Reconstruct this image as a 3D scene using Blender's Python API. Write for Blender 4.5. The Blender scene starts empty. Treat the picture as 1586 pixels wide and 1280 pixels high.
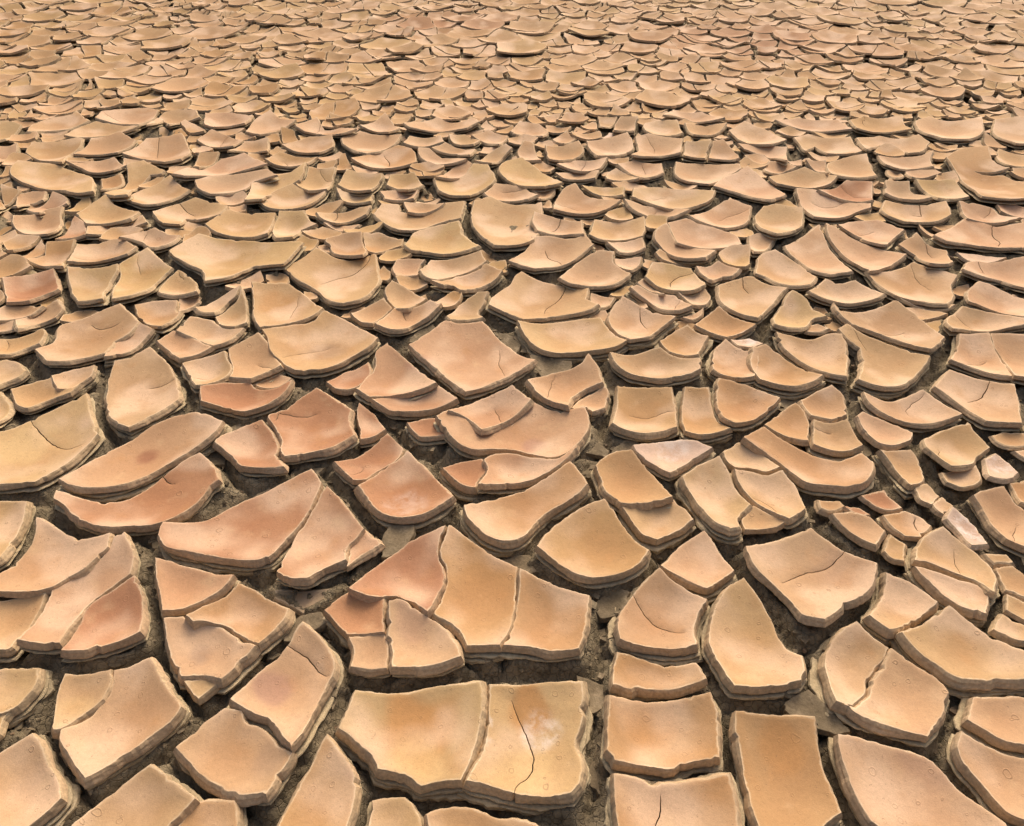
import bpy, math, random
import numpy as np
from mathutils import Vector, noise, kdtree
from mathutils.geometry import delaunay_2d_cdt

S = bpy.context.scene
C = S.collection
random.seed(11)
rng = np.random.default_rng(11)
PI = math.pi

# ------------------------------------------------------------------ camera, sky, sun, exposure
cam_d = bpy.data.cameras.new('camera')
cam = bpy.data.objects.new('camera', cam_d)
C.objects.link(cam)
S.camera = cam
cam.location = (0, 0, 1.5)
cam.rotation_euler = (PI / 2 - 0.68526, 0, 0)
cam_d.sensor_fit = 'HORIZONTAL'
cam_d.sensor_width = 36.0
cam_d.lens = 36.0 * 1150.0 / 1586.0
cam_d.clip_start = 0.05
cam_d.clip_end = 900

SUN_EL, SUN_AZ = math.radians(43), math.radians(16)     # azimuth clockwise from +Y (straight ahead)
world = bpy.data.worlds.new('World')
S.world = world
world.use_nodes = True
nt = world.node_tree
bg = nt.nodes['Background']
sky = nt.nodes.new('ShaderNodeTexSky')
sky.sky_type = 'NISHITA'
sky.sun_disc = False
sky.sun_elevation = SUN_EL
sky.sun_rotation = SUN_AZ
sky.dust_density = 10.0
sky.ozone_density = 1.0
sky.air_density = 1.0
nt.links.new(sky.outputs[0], bg.inputs[0])
bg.inputs[1].default_value = 0.148
sun_d = bpy.data.lights.new('sun', 'SUN')
sun_d.energy = 1.35
sun_d.angle = math.radians(20)
sun_d.color = (1.0, 0.90, 0.76)
sun = bpy.data.objects.new('sun', sun_d)
C.objects.link(sun)
dv = Vector((math.sin(SUN_AZ) * math.cos(SUN_EL), math.cos(SUN_AZ) * math.cos(SUN_EL), math.sin(SUN_EL)))
sun.rotation_euler = dv.to_track_quat('Z', 'Y').to_euler()
S.view_settings.view_transform = 'Standard'
S.view_settings.look = 'None'
S.view_settings.gamma = 1
S.view_settings.use_curve_mapping = False
S.view_settings.exposure = 0.15
S.render.engine = 'CYCLES'

# ------------------------------------------------------------------ materials
def mat(name):
    m = bpy.data.materials.new(name)
    m.use_nodes = True
    t = m.node_tree
    b = t.nodes['Principled BSDF']
    return m, t, b

class N:
    """tiny node helper"""
    def __init__(s, t): s.t = t
    def new(s, k, **kw):
        n = s.t.nodes.new(k)
        for a, v in kw.items(): setattr(n, a, v)
        return n
    def set(s, n, i, v):
        if hasattr(v, 'is_linked') or hasattr(v, 'links'): s.t.links.new(v, n.inputs[i])
        else: n.inputs[i].default_value = v
    def math(s, op, a, b=0.0, c=0.0, clamp=False):
        n = s.new('ShaderNodeMath', operation=op, use_clamp=clamp)
        s.set(n, 0, a); s.set(n, 1, b); s.set(n, 2, c)
        return n.outputs[0]
    def mix(s, f, a, b, blend='MIX'):
        n = s.new('ShaderNodeMix', data_type='RGBA', blend_type=blend, clamp_factor=True)
        s.set(n, 0, f); s.set(n, 6, a); s.set(n, 7, b)
        return n.outputs[2]
    def noise(s, vec, scale, detail=3, rough=0.55, dim='3D'):
        n = s.new('ShaderNodeTexNoise', noise_dimensions=dim)
        s.set(n, 'Vector', vec); s.set(n, 'Scale', scale); s.set(n, 'Detail', detail); s.set(n, 'Roughness', rough)
        return n.outputs[0]
    def rng(s, v, a, b, c=0.0, d=1.0, smooth=True):
        n = s.new('ShaderNodeMapRange')
        if smooth: n.interpolation_type = 'SMOOTHSTEP'
        s.set(n, 0, v); s.set(n, 1, a); s.set(n, 2, b); s.set(n, 3, c); s.set(n, 4, d)
        return n.outputs[0]
    def attr(s, name, out=0):
        n = s.new('ShaderNodeAttribute', attribute_name=name)
        return n.outputs[out]
    def pos(s):
        return s.new('ShaderNodeNewGeometry').outputs['Position']
    def vscale(s, v, k):
        n = s.new('ShaderNodeVectorMath', operation='MULTIPLY')
        s.set(n, 0, v); s.set(n, 1, k)
        return n.outputs[0]
    def bump(s, h, strength, dist, normal=None):
        n = s.new('ShaderNodeBump')
        s.set(n, 'Height', h); s.set(n, 'Strength', strength); s.set(n, 'Distance', dist)
        if normal is not None: s.t.links.new(normal, n.inputs['Normal'])
        return n.outputs[0]

def rings(q, P, scale, keep, r0, w):
    """sparse little crater rings left by air bubbles"""
    v = q.new('ShaderNodeTexVoronoi', voronoi_dimensions='2D')
    wob = q.new('ShaderNodeTexNoise'); q.set(wob, 'Scale', scale * 2.2); q.t.links.new(P, wob.inputs['Vector'])
    sc = q.new('ShaderNodeVectorMath', operation='SCALE'); q.t.links.new(wob.outputs['Color'], sc.inputs[0]); sc.inputs['Scale'].default_value = 0.25 / scale
    ad = q.new('ShaderNodeVectorMath', operation='ADD'); q.t.links.new(P, ad.inputs[0]); q.t.links.new(sc.outputs[0], ad.inputs[1])
    q.t.links.new(ad.outputs[0], v.inputs['Vector']); q.set(v, 'Scale', scale); q.set(v, 'Randomness', 0.85)
    sep = q.new('ShaderNodeSeparateColor'); q.t.links.new(v.outputs['Color'], sep.inputs[0])
    on = q.math('LESS_THAN', sep.outputs[0], keep)
    rad = q.math('MULTIPLY_ADD', sep.outputs[1], r0 * 0.9, r0 * 0.5)
    d = q.math('ABSOLUTE', q.math('SUBTRACT', v.outputs['Distance'], rad))
    ring = q.rng(d, 0.0, w, 1.0, 0.0)
    return q.math('MULTIPLY', ring, on)

def build_top(name):
    m, t, b = mat(name)
    q = N(t)
    P = q.pos()
    tone = q.attr('tone')
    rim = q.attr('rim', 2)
    salt = q.attr('salt', 2)
    big = q.noise(P, 5.0, 2, 0.45)
    mid = q.noise(P, 14, 4, 0.55)
    fine = q.noise(P, 95, 4, 0.65)
    grain = q.noise(P, 520, 3, 0.7)
    c = q.mix(q.rng(big, 0.46, 0.66, 0, 0.62), tone, (0.72, 0.500, 0.330, 1))
    c = q.mix(q.rng(mid, 0.52, 0.80, 0, 0.40), c, (0.47, 0.235, 0.09, 1))
    c = q.mix(q.rng(mid, 0.24, 0.44, 0.28, 0), c, (0.66, 0.45, 0.25, 1))
    c = q.mix(1.0, c, q.rng(fine, 0.25, 0.75, 0.935, 1.045), 'MULTIPLY')
    c = q.mix(1.0, c, q.rng(grain, 0.3, 0.7, 0.90, 1.07), 'MULTIPLY')
    # pepper of tiny dark grains
    pep = q.noise(P, 210, 2, 0.5)
    c = q.mix(q.rng(pep, 0.66, 0.74, 0, 0.5), c, (0.22, 0.13, 0.075, 1))
    # dry pale skin and painted light catch along the very edge of the sheet
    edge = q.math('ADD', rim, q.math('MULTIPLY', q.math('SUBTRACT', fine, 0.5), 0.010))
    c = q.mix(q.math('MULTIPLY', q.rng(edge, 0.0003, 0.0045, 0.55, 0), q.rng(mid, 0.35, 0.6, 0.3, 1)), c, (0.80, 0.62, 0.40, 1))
    # salt bloom
    sn = q.math('MULTIPLY', salt, q.rng(q.noise(P, 26, 6, 0.7), 0.36, 0.66))
    c = q.mix(q.math('MULTIPLY', sn, 0.6, clamp=True), c, (0.80, 0.71, 0.62, 1))
    r1 = rings(q, P, 14.0, 0.30, 0.080, 0.030)
    r2 = rings(q, P, 31.0, 0.16, 0.11, 0.045)
    rr = q.math('MAXIMUM', r1, r2)
    rr = q.math('MULTIPLY', rr, q.rng(q.noise(P, 2.1, 3, 0.6), 0.38, 0.60, 0.3, 1))
    c = q.mix(q.math('MULTIPLY', rr, 0.42), c, (0.30, 0.17, 0.085, 1))
    t.links.new(c, b.inputs['Base Color'])
    b.inputs['Roughness'].default_value = 0.72
    b.inputs['Specular IOR Level'].default_value = 0.12
    # relief
    vor = q.new('ShaderNodeTexVoronoi'); q.t.links.new(P, vor.inputs['Vector']); q.set(vor, 'Scale', 260.0)
    pit = q.rng(vor.outputs['Distance'], 0.0, 0.30, 0.0, 1.0)
    pitm = q.math('MULTIPLY', q.math('SUBTRACT', 1.0, pit), q.rng(mid, 0.5, 0.62))
    h = q.math('ADD', q.math('MULTIPLY', fine, 1.0), q.math('MULTIPLY', grain, 0.30))
    h = q.math('SUBTRACT', h, q.math('MULTIPLY', pitm, 0.35))
    h = q.math('ADD', h, q.math('MULTIPLY', rr, 1.5))
    h = q.math('ADD', h, q.math('MULTIPLY', mid, 1.4))
    t.links.new(q.bump(h, 0.36, 0.0022), b.inputs['Normal'])
    return m

def build_side(name, base, dark, stripes, strength, tonemix=0.42):
    m, t, b = mat(name)
    q = N(t)
    P = q.pos()
    tone = q.attr('tone')
    dep = q.attr('dep', 2)
    comb = q.new('ShaderNodeCombineXYZ')
    sep = q.new('ShaderNodeSeparateXYZ'); t.links.new(P, sep.inputs[0])
    q.set(comb, 0, q.math('MULTIPLY', sep.outputs[0], 9.0)); q.set(comb, 1, q.math('MULTIPLY', sep.outputs[1], 9.0))
    q.set(comb, 2, q.math('MULTIPLY', dep, stripes))
    lay = q.noise(comb.outputs[0], 1.0, 4, 0.65)
    fine = q.noise(P, 130, 5, 0.7)
    mid = q.noise(P, 24, 3, 0.6)
    c = q.mix(tonemix, base, tone)
    c = q.mix(q.rng(lay, 0.35, 0.66, 0, 0.62), c, dark)
    c = q.mix(q.rng(mid, 0.5, 0.72, 0, 0.5), c, (0.40, 0.31, 0.20, 1))
    c = q.mix(1.0, c, q.rng(fine, 0.25, 0.75, 0.72, 1.16), 'MULTIPLY')
    t.links.new(c, b.inputs['Base Color'])
    b.inputs['Roughness'].default_value = 0.88
    b.inputs['Specular IOR Level'].default_value = 0.15
    h = q.math('ADD', q.math('MULTIPLY', lay, 1.0), q.math('MULTIPLY', fine, 0.8))
    t.links.new(q.bump(h, strength, 0.004), b.inputs['Normal'])
    return m

def build_soil(name):
    m, t, b = mat(name)
    q = N(t)
    P = q.pos()
    big = q.noise(P, 7, 3, 0.6)
    mid = q.noise(P, 45, 5, 0.65)
    fine = q.noise(P, 240, 4, 0.7)
    c = q.mix(q.rng(big, 0.35, 0.65), (0.21, 0.165, 0.102, 1), (0.30, 0.235, 0.148, 1))
    c = q.mix(q.rng(mid, 0.45, 0.68, 0, 0.7), c, (0.105, 0.082, 0.05, 1))
    c = q.mix(q.rng(fine, 0.58, 0.74, 0, 0.35), c, (0.30, 0.23, 0.14, 1))
    t.links.new(c, b.inputs['Base Color'])
    b.inputs['Roughness'].default_value = 0.95
    b.inputs['Specular IOR Level'].default_value = 0.1
    v = q.new('ShaderNodeTexVoronoi', feature='DISTANCE_TO_EDGE'); t.links.new(P, v.inputs['Vector']); q.set(v, 'Scale', 55.0)
    crack = q.rng(v.outputs[0], 0.0, 0.07)
    h = q.math('ADD', q.math('MULTIPLY', mid, 1.6), q.math('MULTIPLY', fine, 0.5))
    h = q.math('ADD', h, q.math('MULTIPLY', crack, 0.5))
    t.links.new(q.bump(h, 0.9, 0.006), b.inputs['Normal'])
    return m

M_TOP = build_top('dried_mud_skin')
M_SIDE = build_side('dried_mud_broken_edge', (0.58, 0.43, 0.265, 1), (0.46, 0.33, 0.20, 1), 3.0, 0.22, 0.38)
M_UNDER = build_side('lower_mud_layer', (0.62, 0.49, 0.30, 1), (0.36, 0.27, 0.155, 1), 2.0, 0.8)
M_CRUMB = build_side('dry_mud_crumbs', (0.24, 0.18, 0.11, 1), (0.13, 0.10, 0.06, 1), 2.0, 0.6, 0.6)
M_SOIL = build_soil('dark_crumbly_soil')

# ------------------------------------------------------------------ geometry helpers
def seg_arrays(loop):
    a = np.asarray(loop, float)
    return a, np.roll(a, -1, axis=0)

def inside(pts, loop):
    a, b = seg_arrays(loop)
    x = pts[:, 0:1]; y = pts[:, 1:2]
    c = ((a[:, 1] > y) != (b[:, 1] > y))
    dy = b[:, 1] - a[:, 1]
    dy = np.where(dy == 0, 1e-12, dy)
    xi = (b[:, 0] - a[:, 0]) * (y - a[:, 1]) / dy + a[:, 0]
    return ((c & (x < xi)).sum(1) % 2) == 1

def dist_to(pts, a, b):
    ab = b - a
    L = np.maximum((ab ** 2).sum(1), 1e-14)
    ap = pts[:, None, :] - a[None]
    t = np.clip((ap * ab).sum(2) / L, 0, 1)
    d = ap - t[..., None] * ab
    return np.sqrt((d ** 2).sum(2).min(1))

def area_cen(p):
    a, b = seg_arrays(p)
    c = a[:, 0] * b[:, 1] - b[:, 0] * a[:, 1]
    A = c.sum() / 2
    return A, ((a + b) * c[:, None]).sum(0) / (6 * A)

def resample(pts, ds, closed=True, corner=0.74):
    """corner-keeping smooth curve through the points, evenly spaced"""
    p = np.asarray(pts, float); n = len(p)
    tan = np.zeros_like(p)
    for i in range(n):
        if not closed and i in (0, n - 1): continue
        u = p[i] - p[i - 1]; v = p[(i + 1) % n] - p[i]
        lu, lv = np.linalg.norm(u) + 1e-9, np.linalg.norm(v) + 1e-9
        cs = (u @ v) / (lu * lv)
        if cs > corner:
            d = u / lu + v / lv
            tan[i] = d / (np.linalg.norm(d) + 1e-9)
        else:
            tan[i] = 0
    out = []
    for i in range(n if closed else n - 1):
        a, b = p[i], p[(i + 1) % n]
        L = np.linalg.norm(b - a); k = max(1, int(round(L / ds)))
        ta = tan[i] * L if tan[i].any() else (b - a)
        tb = tan[(i + 1) % n] * L if tan[(i + 1) % n].any() else (b - a)
        for j in range(k):
            t = j / k
            out.append((2*t**3-3*t**2+1) * a + (t**3-2*t**2+t) * ta + (-2*t**3+3*t**2) * b + (t**3-t**2) * tb)
    if not closed: out.append(p[-1])
    return np.array(out)

def normals_of(loop):
    d = np.roll(loop, -1, axis=0) - np.roll(loop, 1, axis=0)
    n = np.stack([d[:, 1], -d[:, 0]], 1)
    return n / (np.linalg.norm(n, axis=1, keepdims=True) + 1e-9)      # outward for a CCW loop

def n1(x, y, s, z=0.0):
    return noise.noise(Vector((x * s, y * s, z)))

def roughen(loop, amp, seed):
    nn = normals_of(loop)
    o = loop.copy()
    for i, (x, y) in enumerate(loop):
        chip_ = n1(x, y, 42, seed + 9)
        v = -amp * 2.2 * max(0.0, chip_ - 0.38) / 0.3 + n1(x, y, 28, seed) * amp + n1(x, y, 95, seed + 3) * amp * 0.7 + n1(x, y, 260, seed + 5) * amp * 0.45
        o[i] += nn[i] * v
    return o

def bowl(x, y, q):
    cx, cy, k, z0 = q
    r = k * ((x - cx) ** 2 + (y - cy) ** 2)
    return z0 + r / (1 + r / 0.085)

class Buf:
    def __init__(s):
        s.v = []; s.f = []; s.m = []; s.sm = []; s.tone = []; s.rim = []; s.dep = []; s.salt = []; s.n = 0
    def add(s, v, f, m, sm, tone, rim, dep, salt):
        s.v.append(v); s.f.append(f + s.n); s.m.append(m); s.sm.append(sm)
        s.tone.append(tone); s.rim.append(rim); s.dep.append(dep); s.salt.append(salt)
        s.n += len(v)
    def mesh(s, name, mats, origin=(0, 0, 0)):
        v = np.concatenate(s.v) - np.array(origin); f = np.concatenate(s.f)
        me = bpy.data.meshes.new(name)
        me.vertices.add(len(v)); me.vertices.foreach_set('co', v.astype(np.float32).ravel())
        me.loops.add(len(f) * 3); me.loops.foreach_set('vertex_index', f.astype(np.int32).ravel())
        me.polygons.add(len(f))
        me.polygons.foreach_set('loop_start', np.arange(0, len(f) * 3, 3, dtype=np.int32))
        me.polygons.foreach_set('material_index', np.concatenate(s.m).astype(np.int32))
        me.polygons.foreach_set('use_smooth', np.concatenate(s.sm).astype(bool))
        for m in mats: me.materials.append(m)
        t = np.concatenate(s.tone)
        at = me.attributes.new('tone', 'FLOAT_COLOR', 'POINT')
        at.data.foreach_set('color', np.hstack([t, np.ones((len(t), 1))]).astype(np.float32).ravel())
        for nm, src in (('rim', s.rim), ('dep', s.dep), ('salt', s.salt)):
            a = me.attributes.new(nm, 'FLOAT', 'POINT')
            a.data.foreach_set('value', np.concatenate(src).astype(np.float32))
        me.update(calc_edges=True)
        me.validate()
        return me

def slab(buf, outline, hair_loops, zfun, thick, flare, ds, tone, seed, side_rows, lip=0.0065,
         blob=None, bottom=True, wob=0.0018, roughside=0.0009, mats=(0, 1)):
    """one broken sheet of mud: triangulated top that follows zfun, ragged laminated sides, closed bottom"""
    N_ = len(outline)
    nn = normals_of(outline)
    verts = [tuple(p) for p in outline]
    edges = [(i, (i + 1) % N_) for i in range(N_)]
    for h in hair_loops:
        o = len(verts); verts += [tuple(p) for p in h]
        edges += [(o + i, o + (i + 1) % len(h)) for i in range(len(h))]
    a, b = seg_arrays(outline)
    lo = outline.min(0); hi = outline.max(0)
    inner = []
    for dist in ((0.0032, 0.010) if ds < 0.016 else (0.005,)):
        inner.append(outline - nn * dist)
    g = ds * 1.45
    nx = int((hi[0] - lo[0]) / g) + 2; ny = int((hi[1] - lo[1]) / (g * 0.87)) + 2
    gx, gy = np.meshgrid(np.arange(nx), np.arange(ny))
    G = np.stack([lo[0] + (gx + 0.5 * (gy % 2)) * g, lo[1] + gy * g * 0.87], 2).reshape(-1, 2)
    G = G + rng.normal(0, g * 0.13, G.shape)
    keep = []
    for q, mn in zip(inner + [G], ([0.0025, 0.0075] if ds < 0.016 else [0.004]) + [max(0.012, ds * 0.9)]):
        ok = inside(q, outline); q = q[ok]
        if len(q) == 0: continue
        q = q[dist_to(q, a, b) > mn]
        for h in hair_loops:
            if len(q):
                ha, hb = seg_arrays(h)
                q = q[(dist_to(q, ha, hb) > 0.0015) & (~inside(q, h))]
        keep.append(q)
    for q in keep: verts += [tuple(p) for p in q]
    r = delaunay_2d_cdt([Vector(v) for v in verts], edges, [], 0, 1e-6)
    V = np.array([tuple(v) for v in r[0]]); T = np.array([f for f in r[2] if len(f) == 3])
    cen = V[T].mean(1)
    ok = inside(cen, outline)
    for h in hair_loops: ok &= ~inside(cen, h)
    T = T[ok]
    if len(T) < 3: return
    x = V[T[:, 0]]; y = V[T[:, 1]]; z = V[T[:, 2]]
    cr = (y[:, 0]-x[:, 0])*(z[:, 1]-x[:, 1]) - (y[:, 1]-x[:, 1])*(z[:, 0]-x[:, 0])
    T[cr < 0] = T[cr < 0][:, ::-1]
    used = np.unique(T); mp = -np.ones(len(V), int); mp[used] = np.arange(len(used)); V = V[used]; T = mp[T]
    d = dist_to(V, a, b); d_out = d.copy()
    for h in hair_loops:
        ha, hb = seg_arrays(h); d = np.minimum(d, dist_to(V, ha, hb) * 1.0)
    zz = zfun(V[:, 0], V[:, 1])
    w = np.array([n1(px, py, 11, seed) + 0.45 * n1(px, py, 34, seed + 7) for px, py in V])
    zz = zz + wob * w + lip * np.exp(-d_out / 0.030) - 0.0016 * np.exp(-d / 0.0016)
    tn = np.tile(np.asarray(tone, float), (len(V), 1))
    salt = np.zeros(len(V))
    if blob is not None: tn, salt = blob(V, tn, salt)
    # directed boundary edges
    E = np.concatenate([T[:, [0, 1]], T[:, [1, 2]], T[:, [2, 0]]])
    key = E[:, 0] * 1000003 + E[:, 1]; rev = E[:, 1] * 1000003 + E[:, 0]
    B = E[~np.isin(key, rev)]
    en = V[B[:, 1]] - V[B[:, 0]]
    en = np.stack([en[:, 1], -en[:, 0]], 1)
    en = en / (np.linalg.norm(en, axis=1, keepdims=True) + 1e-9)
    vn = np.zeros_like(V)
    np.add.at(vn, B[:, 0], en); np.add.at(vn, B[:, 1], en)
    vn = vn / (np.linalg.norm(vn, axis=1, keepdims=True) + 1e-9)
    bv = np.unique(B); bm = -np.ones(len(V), int); bm[bv] = np.arange(len(bv)); nb = len(bv)
    cr_on = np.ones(nb)
    for h in hair_loops:
        ha, hb = seg_arrays(h); cr_on[dist_to(V[bv], ha, hb) < 0.0012] = 0.12
    th = thick * (1 + 0.16 * np.array([n1(px, py, 9, seed + 11) for px, py in V[bv]]))
    fl = flare * cr_on * np.clip(1 + 1.0 * np.array([n1(px, py, 13, seed + 17) for px, py in V[bv]]), 0.25, 2)
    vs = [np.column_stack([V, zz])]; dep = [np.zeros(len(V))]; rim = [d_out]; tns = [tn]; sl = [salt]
    fs = [T]; ms = [np.full(len(T), mats[0])]; sm = [np.ones(len(T), bool)]
    prev = None
    for j, (fr, ou) in enumerate(side_rows):
        jit = np.array([n1(px, py, 70, seed + 23 + j * 2.7) + 0.5 * n1(px, py, 200, seed + j * 1.9) for px, py in V[bv]]) * roughside * cr_on
        if j == 0: jit = jit * 0
        P = np.column_stack([V[bv] + vn[bv] * (fl * ou + jit)[:, None], zz[bv] - th * fr])
        base = sum(len(q) for q in vs)
        vs.append(P); dep.append(np.full(nb, fr)); rim.append(np.full(nb, 0.02)); tns.append(tn[bv]); sl.append(salt[bv] * 0.4)
        i0, i1 = bm[B[:, 0]], bm[B[:, 1]]
        if prev is not None:
            q = np.concatenate([np.column_stack([prev + i0, base + i0, base + i1]), np.column_stack([prev + i0, base + i1, prev + i1])])
            fs.append(q); ms.append(np.full(len(q), mats[1])); sm.append(np.zeros(len(q), bool))
        prev = base
    if bottom:
        isb = np.zeros(len(V), bool); isb[bv] = True
        idx = np.zeros(len(V), int); idx[bv] = prev + bm[bv]
        base = sum(len(q) for q in vs)
        inn = np.where(~isb)[0]; idx[inn] = base + np.arange(len(inn))
        vs.append(np.column_stack([V[inn], zz[inn] - thick])); dep.append(np.ones(len(inn))); rim.append(np.full(len(inn), .02)); tns.append(tn[inn]); sl.append(salt[inn] * 0)
        q = idx[T][:, ::-1]
        fs.append(q); ms.append(np.full(len(q), mats[1])); sm.append(np.zeros(len(q), bool))
    buf.add(np.concatenate(vs), np.concatenate(fs), np.concatenate(ms), np.concatenate(sm),
            np.concatenate(tns), np.concatenate(rim), np.concatenate(dep), np.concatenate(sl))

ROWS_FINE = [(0, 0), (0.05, 0.10), (0.28, 0.45), (0.52, 0.62), (0.78, 0.9), (1.0, 1.0)]
ROWS_MID = [(0, 0), (0.07, 0.15), (0.5, 0.65), (1.0, 1.0)]
ROWS_FAR = [(0, 0), (1.0, 1.0)]
ROWS_UNDER = [(0, 0), (0.5, 0.5), (1.0, 0.2)]

def crack_loop(pl, width):
    """a thin tapered sliver along a polyline"""
    p = resample(pl, 0.006, closed=False, corner=0.3)
    n = len(p)
    if n < 3: return None
    d = np.gradient(p, axis=0); nr = np.stack([d[:, 1], -d[:, 0]], 1); nr /= np.linalg.norm(nr, axis=1, keepdims=True) + 1e-9
    jig = np.array([n1(x, y, 55, 3.3) + 0.6 * n1(x, y, 150, 9.3) for x, y in p]) * 0.0022
    p = p + nr * jig[:, None]
    t = np.linspace(0, 1, n)
    w = width * (0.25 + 0.75 * np.sin(PI * np.clip(t * 0.96 + 0.02, 0, 1)) ** 0.6)
    w[0] = w[-1] = width * 0.06
    L = p + nr * (w / 2)[:, None]; R = p - nr * (w / 2)[:, None]
    return np.concatenate([R, L[::-1]])

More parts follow.
